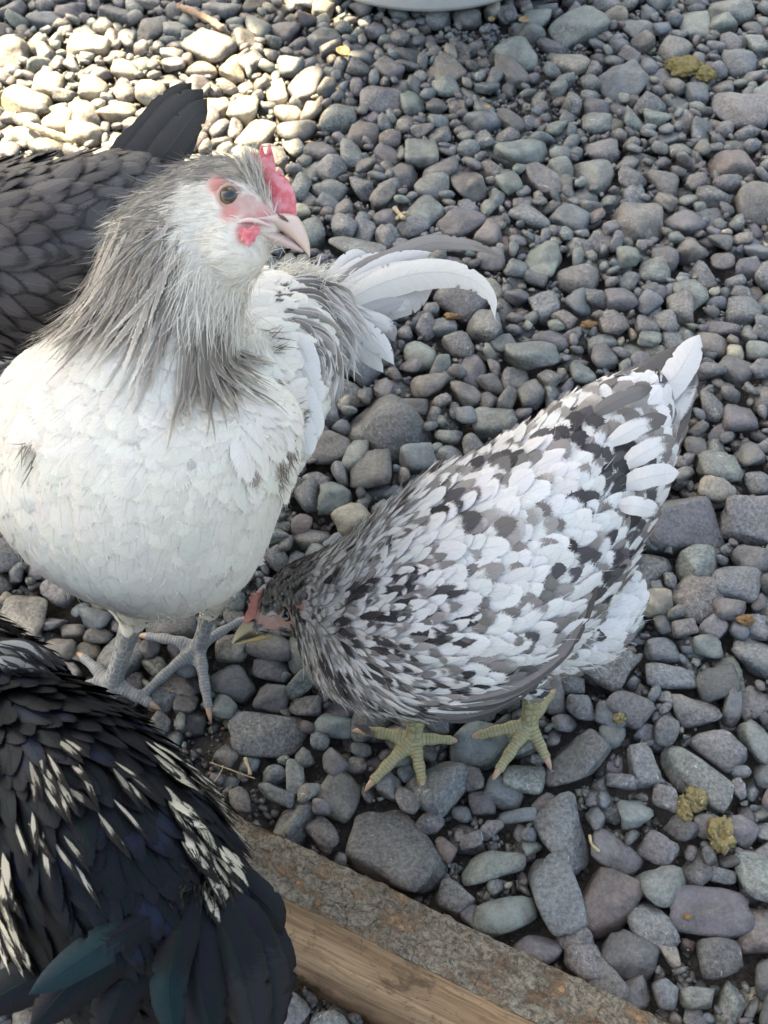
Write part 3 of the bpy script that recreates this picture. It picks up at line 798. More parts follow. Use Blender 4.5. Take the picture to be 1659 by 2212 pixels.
# big quills get a finer grid of their own
def quill(name, path, W, ca, cb, fp, mat, parent, blunt=.6, face=None, camber=.22, nu=9, nv=34, splits=2, asym=0.0, curl=0.0):
    path = np.array(path, float); C = catmull(path, nv * 3); Ls = np.concatenate([[0], np.cumsum(np.linalg.norm(np.diff(C, axis=0), axis=1))]); Ls /= Ls[-1]
    vv = 1 - (1 - np.linspace(0, 1, nv)) ** 1.35; C = np.stack([np.interp(vv, Ls, C[:, k]) for k in range(3)], 1)
    g = norm(np.gradient(C, axis=0)); f = np.array([0, 0, H]) - C if face is None else np.tile(np.array(face, float), (nv, 1))
    f = norm(f); sd = norm(np.cross(g, f)); nm = np.cross(sd, g)
    us = np.linspace(-1, 1, nu); grow = np.clip(vv / .30, 0, 1) ** .6 * .85 + .15
    x = np.clip((vv - .45 - .2 * blunt) / (.55 - .2 * blunt), 0, 1); wp = W * grow * np.maximum((1 - x ** (1.7 + blunt)) ** (.9 - .4 * blunt), .02)
    um = us[None, :] * wp[:, None]; um = np.where(us[None, :] < 0, um * (1 - asym), um * (1 + asym))
    # splits between barbs: a few notches drawn in from the rim
    sh = np.zeros((nv, nu)); rr = random.Random(sum(map(ord, name)) + len(bpy.data.objects))
    for _ in range(splits):
        k = rr.randint(int(nv * .45), nv - 4); sgn = rr.choice([0, nu - 1]); um[k, sgn] *= rr.uniform(.55, .85)
    um += np.array([[rr.gauss(0, W * .018) if j in (0, nu - 1) else 0 for j in range(nu)] for _ in range(nv)]) * (wp[:, None] / W)
    Q = C[:, None] + sd[:, None] * um[..., None] - nm[:, None] * (camber * W * (us ** 2)[None, :] * (wp / W)[:, None])[..., None]
    Q = Q + g[:, None] * (-(np.abs(us) ** 2)[None, :] * W * .25)[..., None]
    # raised shaft: ridge on the middle column
    Q[:, nu // 2] += nm * (W * .07 * (1 - vv))[:, None]
    V = Q.reshape(-1, 3); idx = np.arange(nv * nu).reshape(nv, nu); F = np.stack([idx[:-1, :-1], idx[:-1, 1:], idx[1:, 1:], idx[1:, :-1]], -1).reshape(-1, 4)
    me = mesh(name, V, F); n = nv * nu
    uv = np.zeros((nv, nu, 3)); uv[..., 0] = us; uv[..., 1] = vv[:, None]; uv[..., 2] = rr.random()
    attr(me, 'fuv', uv.reshape(-1, 3), 'FLOAT_VECTOR'); attr(me, 'ca', np.tile(ca, (n, 1))); attr(me, 'cb', np.tile(cb, (n, 1))); attr(me, 'fp', np.tile(fp, (n, 1)), 'FLOAT_VECTOR'); attr(me, 'bf', np.full(n, 1.0), 'FLOAT')
    return link(name, me, mat, parent)
def tpath(pts): return [T(*p) for p in pts]

def feather_material(name, rough=.7, spec=.25, sheen=None, trans=.12, gloss_tint=None, barb=.20, shaftcol=.75):
    s = NT(name); fuv = s.n('SeparateXYZ', Vector=s._attr('fuv').outputs['Vector']); u, v, r = fuv.outputs[0], fuv.outputs[1], fuv.outputs[2]
    fp = s.n('SeparateXYZ', Vector=s._attr('fp').outputs['Vector']); tip, lac, strk = fp.outputs[0], fp.outputs[1], fp.outputs[2]
    ca, cb = s._attr('ca').outputs['Color'], s._attr('cb').outputs['Color']; au = s.math('ABSOLUTE', u)
    cmb = s.n('CombineXYZ', X=s.math('MULTIPLY', s.math('SUBTRACT', v, s.math('MULTIPLY', au, s.math('SUBTRACT', .22, s.math('MULTIPLY', s._attr('bf').outputs['Fac'], .12)))), s.math('ADD', 34.0, s.math('MULTIPLY', s._attr('bf').outputs['Fac'], 95.0))), Y=s.math('MULTIPLY', u, 1.3), Z=s.math('MULTIPLY', r, 91.0))
    barbn = s.noise(cmb.outputs[0], 1.0, 3, .6)
    cm2 = s.n('CombineXYZ', X=s.math('MULTIPLY', v, 3.0), Y=s.math('MULTIPLY', u, 1.8), Z=s.math('MULTIPLY', r, 57.0))
    blot = s.noise(cm2.outputs[0], 1.0, 3, .6)
    # how far towards the rim or tip
    rim = s.math('MAXIMUM', s.math('MULTIPLY', v, .92), s.math('MULTIPLY', au, .98))
    met = s.math('ADD', s.math('MULTIPLY', v, s.math('SUBTRACT', 1.0, lac)), s.math('MULTIPLY', rim, lac))
    met = s.math('ADD', met, s.math('MULTIPLY', s.math('SUBTRACT', barbn, .5), .34)); met = s.math('ADD', met, s.math('MULTIPLY', s.math('SUBTRACT', blot, .5), s.math('ADD', .12, s.math('MULTIPLY', strk, .6))))
    d = s.math('SUBTRACT', met, tip); m = s.ramp(d, -.06, .075)
    c = s.mix(m, ca, cb)
    c = s.mix(s.ramp(barbn, .25, .75, barb, 0), c, s.mix(1.0, c, (.62, .60, .58), 'MULTIPLY'))
    sh = s.math('MULTIPLY', s.ramp(au, .07, .03), s.ramp(v, .98, .75)); c = s.mix(s.math('MULTIPLY', sh, .55), c, s.mix(1.0, c, (shaftcol,) * 3, 'MULTIPLY'))
    if gloss_tint:
        lw = s.n('LayerWeight', Blend=.42).outputs['Facing']; hue = s.noise(s._attr('fuv').outputs['Vector'], 2.0, 2)
        tint = s.mix(s.ramp(hue, .40, .62), gloss_tint[0], gloss_tint[1])
        s.set(s.b, 'Specular Tint', tint)
    s.set(s.b, 'Base Color', c); s.set(s.b, 'Roughness', rough); s.set(s.b, 'Specular IOR Level', spec)
    if sheen: s.set(s.b, 'Sheen Weight', sheen); s.set(s.b, 'Sheen Roughness', .5)
    s.set(s.b, 'Normal', s.bump(s.math('ADD', barbn, s.math('MULTIPLY', sh, .8)), .45, .0006))
    if trans:
        tr = s.n('BsdfTranslucent', Color=c); mx = s.t.nodes.new('ShaderNodeMixShader'); mx.inputs[0].default_value = trans
        s.t.links.new(s.b.outputs[0], mx.inputs[1]); s.t.links.new(tr.outputs[0], mx.inputs[2]); s.t.links.new(mx.outputs[0], s.out.inputs[0])
    return s.m
M_FEA = feather_material('pale_feather', trans=.15, barb=.26, shaftcol=.86)
M_DARK = feather_material('slate_feather', rough=.55, spec=.35, trans=.04, barb=.35, shaftcol=1.5)
M_BLACK = feather_material('glossy_black_feather', rough=.42, spec=.20, trans=0, barb=.4, gloss_tint=((.50, .52, .80), (.30, .62, .68)), shaftcol=.6)

def skin_material():
    s = NT('bird_skin'); col = s._attr('col').outputs['Color']; lim = s.n('SeparateXYZ', Vector=s._attr('lim').outputs['Vector'])
    mask = s._attr('scaly').outputs['Fac']; kind = s._attr('lk').outputs['Fac']
    geo = s.t.nodes.new('ShaderNodeNewGeometry').outputs['Position']
    # shank plates: irregular hexagons; toes: crosswise scutes
    v1 = s.n('CombineXYZ', X=s.math('MULTIPLY', lim.outputs[0], 230.0), Y=s.math('MULTIPLY', lim.outputs[1], 1.15), Z=0.0)
    vo = s.n('TexVoronoi', {'feature': 'DISTANCE_TO_EDGE'}, Vector=v1.outputs[0], Scale=1.0, Randomness=.55).outputs['Distance']
    band = s.math('ABSOLUTE', s.math('SINE', s.math('MULTIPLY', s.math('ADD', lim.outputs[0], s.math('MULTIPLY', s.noise(geo, 300, 2), .0022)), 1450.0)))
    istoe = s.math('GREATER_THAN', kind, .5)
    side = s.ramp(s.math('ABSOLUTE', lim.outputs[1]), 1.5, 2.1)
    pl = s.math('ADD', s.math('MULTIPLY', s.ramp(vo, .02, .16), s.math('SUBTRACT', 1.0, istoe)), s.math('MULTIPLY', s.ramp(band, .10, .55), istoe))
    pl = s.math('MAXIMUM', pl, side)
    c2 = s._attr('seam').outputs['Color']; f = s.math('MULTIPLY', s.math('SUBTRACT', 1.0, pl), mask)
    c = s.mix(s.math('MULTIPLY', f, s.math('ADD', .30, s.math('MULTIPLY', s.noise(geo, 140, 2), .5))), col, c2)
    c = s.mix(s.ramp(s.noise(geo, 260, 4, .7), .35, .7, 0, .30), c, s.mix(1.0, c, (.55, .50, .48), 'MULTIPLY'))
    s.set(s.b, 'Base Color', c); s.set(s.b, 'Roughness', .48); s.set(s.b, 'Specular IOR Level', .4)
    s.set(s.b, 'Subsurface Weight', .08); s.set(s.b, 'Subsurface Radius', (.002, .0008, .0005)); s.set(s.b, 'Subsurface Scale', .5)
    h = s.math('ADD', s.math('MULTIPLY', pl, mask), s.math('MULTIPLY', s.noise(geo, 900, 3), .35))
    s.set(s.b, 'Normal', s.bump(h, .6, .0006)); return s.m
M_SKIN = skin_material()
def flesh_material(name, col, col2, rough=.45, bumpy=700, strength=.5):
    s = NT(name); geo = s.t.nodes.new('ShaderNodeNewGeometry').outputs['Position']
    n = s.noise(geo, bumpy, 3, .6); s.set(s.b, 'Base Color', s.mix(s.ramp(s.noise(geo, 160, 4), .35, .65), col, col2))
    s.set(s.b, 'Roughness', rough); s.set(s.b, 'Subsurface Weight', .15); s.set(s.b, 'Subsurface Radius', (.003, .001, .0006)); s.set(s.b, 'Subsurface Scale', .6)
    s.set(s.b, 'Normal', s.bump(n, strength, .0006)); return s.m
M_COMB = flesh_material('comb_flesh', (.62, .10, .13), (.74, .30, .33), .5, 900, 1.0); M_COMB2 = flesh_material('pale_comb_flesh', (.58, .20, .17), (.66, .31, .26))
M_CLAW = flesh_material('claw_horn', (.52, .36, .26), (.44, .29, .20), .35, 300, .2)
def vcol_material(name, rough=.3, coat=0.0):
    s = NT(name); s.set(s.b, 'Base Color', s._attr('col').outputs['Color']); s.set(s.b, 'Roughness', rough)
    if coat: s.set(s.b, 'Coat Weight', coat); s.set(s.b, 'Coat Roughness', .02)
    geo = s.t.nodes.new('ShaderNodeNewGeometry').outputs['Position']; s.set(s.b, 'Normal', s.bump(s.noise(geo, 260, 3), .12 if not coat else 0.0, .0004)); return s.m
M_HORN = vcol_material('beak_horn', .34); M_EYE = vcol_material('eye', .12, 1.0)

def eye_obj(c, look, r, iris, parent, pupil=.42):
    V, F = ICO[4]; look = norm(look); ang = np.arccos(np.clip(V @ look, -1, 1)); q = ang / 1.15
    col = np.where((q < pupil)[:, None], np.array([.004, .004, .005]), np.array(iris)); col = np.where((q > .92)[:, None], np.array([.02, .015, .012]), col)
    k = np.clip((q - pupil) / .2, 0, 1)[:, None]; col = np.where(((q >= pupil) & (q < .92))[:, None], np.array(iris) * (.45 + .55 * k), col)
    me = mesh('eye', V * r, F); attr(me, 'col', col); o = link('eye', me, M_EYE, parent); o.location = c; return o
def ring_obj(name, c, nrm_, r, tube, mat, parent, squash=1.0, updir=(0, 0, 1)):
    nrm_ = norm(nrm_); a = norm(np.cross(nrm_, updir)); b_ = np.cross(a, nrm_); V = []; m, k = 40, 10
    for i in range(m):
        t = 2 * math.pi * i / m; rad = a * math.cos(t) + b_ * math.sin(t) * squash
        for j in range(k):
            s_ = 2 * math.pi * j / k; V.append(rad * r + norm(rad) * math.cos(s_) * tube * (1 + .15 * math.sin(5 * t)) + nrm_ * math.sin(s_) * tube)
    q = np.arange(m * k).reshape(m, k); F = np.stack([q, np.roll(q, -1, 1), np.roll(np.roll(q, -1, 1), -1, 0), np.roll(q, -1, 0)], -1).reshape(-1, 4)
    o = link(name, mesh(name, np.array(V), F), mat, parent); o.location = c; return o
def blade(name, outline, thick, mat, parent, t, curve=None):
    """flat lobed flesh from an outline in photo pixels; domed on both sides"""
    pts = [T(x, y, t) for x, y in outline]; n = len(outline); c2 = np.array(outline, float)
    tri = tessellate_polygon([[Vector((x, y, 0)) for x, y in outline]]); bm = bmesh.new()
    vs_ = [bm.verts.new(p) for p in pts]
    for f in tri:
        try: bm.faces.new([vs_[i] for i in f])
        except Exception: pass
    bmesh.ops.subdivide_edges(bm, edges=bm.edges[:], cuts=3, use_grid_fill=True)
    bmesh.ops.triangulate(bm, faces=bm.faces[:]); bm.verts.ensure_lookup_table()
    V = np.array([v.co[:] for v in bm.verts]); F = np.array([[v.index for v in f.verts] for f in bm.faces]); bd = np.array([v.is_boundary for v in bm.verts]); bm.free()
    edge = V[bd]; dist = np.array([np.sqrt(((edge - p) ** 2).sum(1).min()) for p in V]); r = ray_of(*outline[0]); th = thick * np.sqrt(np.clip(dist / (thick * 2.2), 0, 1))
    if curve is not None: V = V + r * np.array([curve(p) for p in V])[:, None]
    A = V - r * th[:, None]; B = V + r * th[:, None]; nF = len(V)
    me = mesh(name, np.vstack([A, B]), np.vstack([F, F[:, ::-1] + nF])); return link(name, me, mat, parent)
def finish_body(b, root, colf, leg_col, seam):
    lim, mask, kind = b.limb_attr() if b.limb else (np.zeros((len(b.P), 3)), np.zeros(len(b.P)), np.zeros(len(b.P)))
    col = colf(b.P); lc = np.array(leg_col); k = mask[:, None]
    col = col * (1 - k) + lc * k
    attr(b.me, 'col', col); attr(b.me, 'lim', lim, 'FLOAT_VECTOR'); attr(b.me, 'scaly', mask, 'FLOAT'); attr(b.me, 'lk', (kind % 2 == 0).astype(float) * mask, 'FLOAT')
    attr(b.me, 'seam', np.tile(seam, (len(b.P), 1))); b.mask = mask
    b.me.name = 'body'; b.me.materials.clear(); return link('body', b.me, M_SKIN, root)
class Paint:
    """colour patches anchored to points of the bird's own surface"""
    def __init__(s, b): s.b = b; s.c = []; s.r = []; s.v = []
    def add(s, px, py, rpx, val): 
        p = s.b.hit(px, py); t = (p - np.array([0, 0, H])) @ FW; s.c.append(p); s.r.append(rpx * t / FPX); s.v.append(val)
    def weight(s, Q, val, soft=.35):
        w_ = np.zeros(len(Q))
        for c, r, v in zip(s.c, s.r, s.v):
            if v != val: continue
            d = np.linalg.norm(Q - c, axis=1) / r; w_ = np.maximum(w_, np.clip((1 + soft - d) / (2 * soft), 0, 1))
        return w_
def pick(mask_prob): return rng.random(len(mask_prob)) < mask_prob
def C3(*v): return np.array(v, float)
def colvar(base, n, a=.12, hue=.02):
    return np.clip(np.array(base) * rng.uniform(1 - a, 1 + a, (n, 1)) * rng.uniform(1 - hue, 1 + hue, (n, 3)), 0, .9)
def group_feathers(b, name, Q, Nn, D, L, W, blunt, ca, cb, fp, mat, parent, base=.0004, lift=.0035, fray=.22, free=0.0, camber=.16):
    n = len(Q)
    if n == 0: return None
    L = L * rng.uniform(.78, 1.25, n); W = W * rng.uniform(.70, 1.22, n); lf = lift * rng.uniform(.6, 1.5, n)
    CL, SD, NM = drape(b, Q - D * (L * .35)[:, None], D, L, base, lf, free)
    return link(name, feather_mesh(name, CL, SD, NM, W, blunt if not np.isscalar(blunt) else np.full(n, blunt), ca, cb, fp, fray, camber), mat, parent)
def fluff(b, name, Q, Nn, D, L, col, mat, parent, stand=.35, wd=.00028, droop=.2, curl=.3):
    n = len(Q); d = norm(D + Nn * (stand * rng.uniform(.3, 1.6, n))[:, None] + rng.normal(0, .16, (n, 3)))
    return link(name, strands(name, Q + Nn * .0004, d, L * rng.uniform(.6, 1.35, n), (np.zeros(n) + wd) * rng.uniform(.7, 1.4, n), col, droop, 4, curl), mat, parent)
def S(v):
    return lambda Q, Nn: np.full(len(Q), v)

# ================================================================== 1  WHITE COCKEREL
def cockerel():
    root = empty('rooster', tuple(P(340, 1440, 0)))
    inv = Matrix.Translation(-Vector(root.location))
    b = Body()
    b.pairs([(330, 395, 385, 570, .443, .021), (395, 352, 455, 588, .440, .020), (465, 337, 520, 572, .436, .0180), (520, 348, 562, 556, .432, .0150),
             (566, 398, 588, 532, .430, .0112), (590, 448, 604, 512, .430, .0075)], [0] * 6, flow=False, shrink=.001)
    b.pairs([(320, 385, 520, 400, .441, .017), (262, 425, 555, 480, .442, .021), (205, 490, 582, 560, .444, .025), (194, 560, 560, 615, .447, .029), (172, 640, 530, 700, .453, .035),
             (98, 722, 510, 770, .462, .048), (0, 790, 560, 810, .474, .062), (-45, 880, 655, 880, .488, .078), (-50, 990, 660, 980, .500, .085), (-25, 1090, 628, 1080, .513, .082),
             (45, 1180, 590, 1180, .530, .070), (125, 1240, 545, 1250, .545, .054), (215, 1285, 470, 1300, .555, .034)],
            [0, 0, 1, 1, 1, 1, 2, 2, 2, 2, 3, 3, 3], n=40, shrink=.005)
    b.tube([T(330, 930, .520), T(450, 850, .548), T(560, 760, .580), T(640, 710, .605), T(690, 680, .618)], [.070, .064, .050, .029, .013], 4, n=20, flat=1.0)
    b.pairs([(120, 1190, 330, 1215, .560, .036), (170, 1245, 345, 1260, .583, .026), (225, 1295, 330, 1305, .605, .0150), (262, 1332, 316, 1338, .622, .0078)], 3, n=12)
    b.pairs([(400, 1200, 560, 1190, .585, .036), (415, 1250, 520, 1250, .61, .024), (430, 1290, 486, 1290, .635, .012), (438, 1315, 474, 1315, .650, .0068)], 3, n=12)
    b.sphere(T(505, 535, .430), .0150, (1, 1, 1))
    cl = leg(b, T(250, 1230, .58), T(289, 1330, .628), P(243, 1478, .014), [P(322, 1518, .010), P(215, 1590, .009), P(110, 1500, .009)], .0060, P(180, 1420, .012))
    cl += leg(b, T(480, 1200, .60), T(457, 1300, .652), P(430, 1398, .014), [P(318, 1373, .012), P(312, 1497, .010), P(450, 1528, .009)], .0051, P(520, 1340, .010))
    b.build(.0013, 5)
    pt = Paint(b)
    for x, y, r in ((495, 423, 29), (522, 444, 22), (548, 466, 26), (575, 452, 24), (474, 408, 18), (600, 478, 22), (538, 436, 20)): pt.add(x, y, r, 'face')
    for x, y, r in ((468, 398, 20), (540, 488, 20), (525, 512, 15), (522, 498, 14), (570, 470, 16), (495, 460, 20)): pt.add(x, y, r, 'red')
    for x, y, r in ((420, 520, 60), (450, 590, 70), (410, 440, 40), (470, 660, 60), (440, 480, 50), (520, 600, 55), (450, 720, 50), (560, 590, 40), (430, 610, 55), (500, 660, 55), (500, 710, 45), (530, 650, 45), (420, 560, 50), (415, 660, 35)): pt.add(x, y, r, 'white')
    for x, y, r in ((70, 985, 22), (562, 800, 30), (545, 880, 24), (565, 965, 36), (600, 1010, 26), (590, 900, 20), (640, 900, 22), (575, 740, 24), (620, 960, 18)): pt.add(x, y, r, 'spot')
    for x, y, r in ((470, 850, 50), (420, 900, 45), (560, 700, 40)): pt.add(x, y, r, 'greyish')
    W_ = C3(.82, .795, .735); G_ = C3(.33, .30, .265); RED = C3(.60, .25, .24); PINK = C3(.57, .38, .35)
    def under(Q):
        x_, y_, _ = pix(Q); gw = np.clip(np.maximum((402 - y_) / 20, (np.interp(y_, [400, 520, 600, 700], [392, 370, 362, 376]) - x_) / 16), 0, 1) * np.clip((700 - y_) / 30, 0, 1); col = np.tile(W_ * .95, (len(Q), 1)) * (1 - gw[:, None]) + G_ * 1.05 * gw[:, None]; fc = pt.weight(Q, 'face', .2)[:, None]; rd = pt.weight(Q, 'red', .5)[:, None]
        col = col * (1 - fc) + PINK * fc; col = col * (1 - rd) + RED * rd; return col
    bo_ = finish_body(b, root, under, (.22, .235, .25), (.50, .49, .46))
    legm = b.mask
    kl = KDTree(len(b.P)); [kl.insert(Vector(p), i) for i, p in enumerate(b.P)]; kl.balance()
    def is_leg(Q): return np.array([legm[kl.find(Vector(q))[1]] > .5 for q in Q])
    # ---- breast, belly, back
    def sp(Q, Nn):
        d, I = flow(b, Q, Nn); base = np.array([0, .0029, .0066, .0070, .0062])[I]; base[is_leg(Q)] = 0; return base
    Q, Nn = scatter(b, 26000, sp)
    px, py, _ = pix(Q)
    def side_bias(q):
        x, y, _ = pix(q); k = np.clip((x - 480) / 150, 0, 1) * (y > 640); return np.outer(k, C3(.5, .35, -.6))
    D, I = flow(b, Q, Nn, .10, side_bias)
    lim_ = 690 + np.clip((px - 250) / 220, 0, 1) * 60; I = np.where((I == 1) & (py > lim_), 2, I)
    spot = pt.weight(Q, 'spot', .3); gry = pt.weight(Q, 'greyish', .5)
    m = I >= 2; n = m.sum(); q = Q[m]; sp_ = (spot[m] > .3) & pick(np.full(n, .05))
    ca = colvar(W_, n, .07); cb = ca * C3(1.02, 1.02, 1.02)
    cb[sp_] = colvar((.30, .265, .235), sp_.sum(), .35); fpv = np.tile([.97, .3, .1], (n, 1)); fpv[sp_] = [.7, .1, .9]; fpv[sp_, 0] = rng.uniform(.55, .85, sp_.sum())
    pg = rng.random(n) < .03; cb[pg] = colvar((.66, .65, .64), pg.sum(), .2); fpv[pg, 0] = .7
    Lb = np.array([0, 0, .024, .026, .022])[I[m]]; Wb = np.array([0, 0, .0084, .0084, .0060])[I[m]]
    x_, y_, _ = pix(q); wing = (x_ > 520) & (y_ > 690) & (y_ < 1040) & (Nn[m] @ FW < .3)
    for nm, mk in (('breast_feathers', ~wing & (I[m] != 4)), ('wing', wing), ('back_feathers', (I[m] == 4) & ~wing)):
        group_feathers(b, nm, q[mk], Nn[m][mk], D[m][mk], Lb[mk], Wb[mk] * (.8 if nm == 'wing' else 1), .95 if nm != 'wing' else .55, ca[mk], np.minimum(cb[mk], .86), fpv[mk], M_FEA, root, lift=.0012 if nm == 'breast_feathers' else .0026, base=.0002, fray=.2 if nm != 'wing' else .35)
    # ---- hackle
    def throat(x, y): return (x > np.interp(y, [400, 520, 600, 700, 760], [400, 374, 366, 380, 402])) & (y < 748) & (y > 400)
    m = (I == 1) | ((I == 0) & (px < 430)); q, nn, d = Q[m], Nn[m], D[m]; n = m.sum(); x_, y_, _ = pix(q)
    wht = np.clip(pt.weight(q, 'white', .35) * 1.1, 0, 1); isw = pick(wht)
    tone = np.array([mnoise.noise(Vector(p * 55)) for p in q]) + rng.normal(0, .16, n)
    keep = ~isw & ~throat(x_, y_) & (x_ < 520); q, nn, d, x_, y_, isw, tone, n = q[keep], nn[keep], d[keep], x_[keep], y_[keep], isw[keep], tone[keep], int(keep.sum()); ca = G_ * (1 + tone[:, None] * .75); ca[isw] = colvar(W_, isw.sum(), .05); ca = np.clip(ca, .10, .84)
    cb = ca * .45 + C3(.62, .60, .56) * .55; cb[isw] = ca[isw] * 1.02
    top = (y_ < 520) | (x_ < 270 - (y_ - 500) * .35); k = (pick(np.where(top, .60, .18)) & ~isw); ca[k] = colvar((.60, .58, .54), k.sum(), .1)
    L = np.where(isw, .016, np.interp(y_, [380, 520, 650, 740], [.016, .024, .036, .048]) * np.where((x_ > 230) & (x_ < 540), 1.12, .95)); W = np.where(isw, .0030, .0015)
    group_feathers(b, 'neck_feathers', q, nn, d, L, W, .18, ca, np.minimum(cb, .86), np.tile([.72, .9, .6], (n, 1)), M_FEA, root, lift=.0028, fray=.45)
    # second, looser layer of hackle ending in points over the breast
    Q2, N2 = scatter(b, 9000, lambda a, c: np.where((flow(b, a, c)[1] == 1) & (pix(a)[1] > 560) & (pix(a)[1] < 690 + np.clip((pix(a)[0] - 250) / 220, 0, 1) * 80), .0042, 0)); D2, _ = flow(b, Q2, N2, .16); n = len(Q2)
    x_, y_, _ = pix(Q2); keep = ~pick(pt.weight(Q2, 'white', .3)) & ~throat(x_, y_) & (x_ < 500); Q2, N2, D2, x_, y_ = Q2[keep], N2[keep], D2[keep], x_[keep], y_[keep]; n = len(Q2); isw = np.zeros(n, bool); tone = rng.normal(0, .25, n) + np.array([mnoise.noise(Vector(p * 70)) for p in Q2]) * .6
    ca = np.clip(G_ * (1 + tone[:, None]), .10, .6); ca[isw] = colvar(W_, isw.sum(), .05)
    group_feathers(b, 'neck_feathers', Q2, N2, D2, np.where(isw, .020, np.where((x_ > 230) & (x_ < 540), .052, .040)), np.where(isw, .0026, .0014), .1, ca, np.minimum(ca * 1.5 + .08, .84), np.tile([.7, .9, .7], (n, 1)), M_FEA, root, base=.0018, lift=.0030, fray=.5)
    # dark lock of long hackle hanging over the middle of the breast
    Q2, N2 = scatter(b, 60000, lambda a, c: np.where((pix(a)[0] > 385) & (pix(a)[0] < 500) & (pix(a)[1] > 752) & (pix(a)[1] < 840) & (c @ FW < 0), .0034, 0)); D2, _ = flow(b, Q2, N2, .14); n = len(Q2)
    ca = colvar((.23, .205, .18), n, .45)
    group_feathers(b, 'neck_feathers', Q2, N2, D2, np.full(n, .040), np.full(n, .0017), .1, ca, np.minimum(ca * 1.9, .8), np.tile([.72, .9, .7], (n, 1)), M_FEA, root, base=.0025, lift=.004, fray=.4)
    # ---- down of the head and beard
    def hs(Q, Nn):
        I = flow(b, Q, Nn)[1]; f = pt.weight(Q, 'face', .05) + pt.weight(Q, 'red', .0)
        return np.where((I <= 1) & (f < .35) & ((pix(Q)[1] < 660) | throat(*pix(Q)[:2])), .00090, 0)
    Q3, N3 = scatter(b, 80000, hs); D3, _ = flow(b, Q3, N3, .2); n = len(Q3); x_, y_, _ = pix(Q3)
    isw = pick(np.clip(pt.weight(Q3, 'white', .3) + (y_ > 500) * (x_ > 480) * .8 + .10, 0, 1)) | throat(x_, y_)
    back = norm(T(300, 480, .44) - T(600, 440, .43))
    D3 = norm(D3 * .4 + (back - N3 * (N3 @ back)[:, None]) * np.where(y_ < 470, 1.0, .25)[:, None])
    ca = colvar((.33, .315, .29), n, .32); isw &= ~((y_ < 398) & (rng.random(n) < .85)); ca[isw] = colvar(W_, isw.sum(), .06)
    fluff(b, 'head_feathers', Q3, N3, D3, np.where(isw, .0085, .0090), ca, M_FEA, root, .12, .00020, .10, .4)
    # fine filaments that blend the hackle
    Qh, Nh = scatter(b, 90000, lambda a, c: np.where((flow(b, a, c)[1] == 1) & (pix(a)[1] < 700 + np.clip((pix(a)[0] - 250) / 220, 0, 1) * 60), .00105, 0)); Dh, _ = flow(b, Qh, Nh, .16); n = len(Qh); x_, y_, _ = pix(Qh)
    isw = pick(np.clip(pt.weight(Qh, 'white', .3), 0, 1)) | (x_ > 500) | throat(x_, y_); tone = rng.normal(0, .30, n) + np.array([mnoise.noise(Vector(p * 55)) for p in Qh]) * .8
    ch = np.clip(G_ * 1.15 * (1 + tone[:, None]), .08, .75); ch[(y_ < 520) & (rng.random(n) < .5)] *= 1.7; ch = np.clip(ch, 0, .75); ch[isw] = colvar(W_, isw.sum(), .05)
    fluff(b, 'hackle_filaments', Qh + Nh * .002, Nh, Dh, np.where(isw, .014, .024), ch, M_FEA, root, .10, .00020, .12, .15)
    # ---- belly and thigh fluff
    Q4, N4 = scatter(b, 40000, lambda a, c: np.where((flow(b, a, c)[1] >= 3) & ~is_leg(a) & (pix(a)[1] > 1080), .0013, 0)); D4, _ = flow(b, Q4, N4, .3); n = len(Q4)
    fluff(b, 'belly_fluff', Q4, N4, D4, np.full(n, .0055), colvar((.78, .75, .68), n, .06), M_FEA, root, .02, .00015, .05, .2)
    Q5, N5 = scatter(b, 90000, lambda a, c: np.where((flow(b, a, c)[1] == 2), .0014, 0)); D5, _ = flow(b, Q5, N5, .35); n = len(Q5)
    Q6, N6 = scatter(b, 90000, lambda a, c: np.where((pt.weight(a, 'spot', .5) > .15) & (flow(b, a, c)[1] >= 2), .0009, 0)); D6, _ = flow(b, Q6, N6, .12, side_bias)
    kq = np.array([mnoise.noise(Vector(p * 190)) for p in Q6]) > -.08; Q6, N6, D6 = Q6[kq], N6[kq], D6[kq]; n6 = len(Q6)
    fluff(b, 'breast_fluff', np.vstack([Q5, Q6 + N6 * .0026]), np.vstack([N5, N6]), np.vstack([D5, D6]), np.concatenate([np.full(n, .0052), np.full(n6, .009)]), np.vstack([colvar(W_, n, .04), colvar((.27, .235, .20), n6, .5)]), M_FEA, root, .015, np.concatenate([np.full(n, .00013), np.full(n6, .00026)]), .02, .15)
    # ---- loose saddle plumes and the white down at the root of the tail
    G2 = C3(.30, .27, .255); fp = [.72, .9, .5]
    plumes = [[(612, 628, .600), (690, 630, .604), (755, 672, .607), (800, 730, .610)], [(600, 650, .598), (680, 655, .600), (742, 700, .603), (778, 772, .608)],
              [(590, 640, .597), (670, 640, .598), (730, 675, .600), (770, 730, .604)], [(620, 670, .596), (685, 690, .597), (730, 745, .600), (768, 800, .606)],
              [(640, 690, .595), (690, 715, .596), (718, 780, .600), (728, 866, .606)], [(660, 700, .594), (700, 740, .595), (712, 800, .598), (703, 862, .604)],
              [(630, 690, .594), (672, 720, .594), (692, 790, .598), (700, 850, .603)], [(610, 615, .604), (680, 606, .606), (742, 640, .608), (790, 690, .612)],
              [(640, 655, .595), (705, 675, .597), (748, 725, .600), (762, 800, .606)], [(600, 632, .600), (655, 622, .602), (715, 640, .604), (765, 690, .608)],
              [(650, 670, .592), (712, 700, .594), (745, 765, .598), (748, 842, .604)], [(665, 735, .592), (690, 770, .594), (700, 815, .598), (716, 850, .602)]]
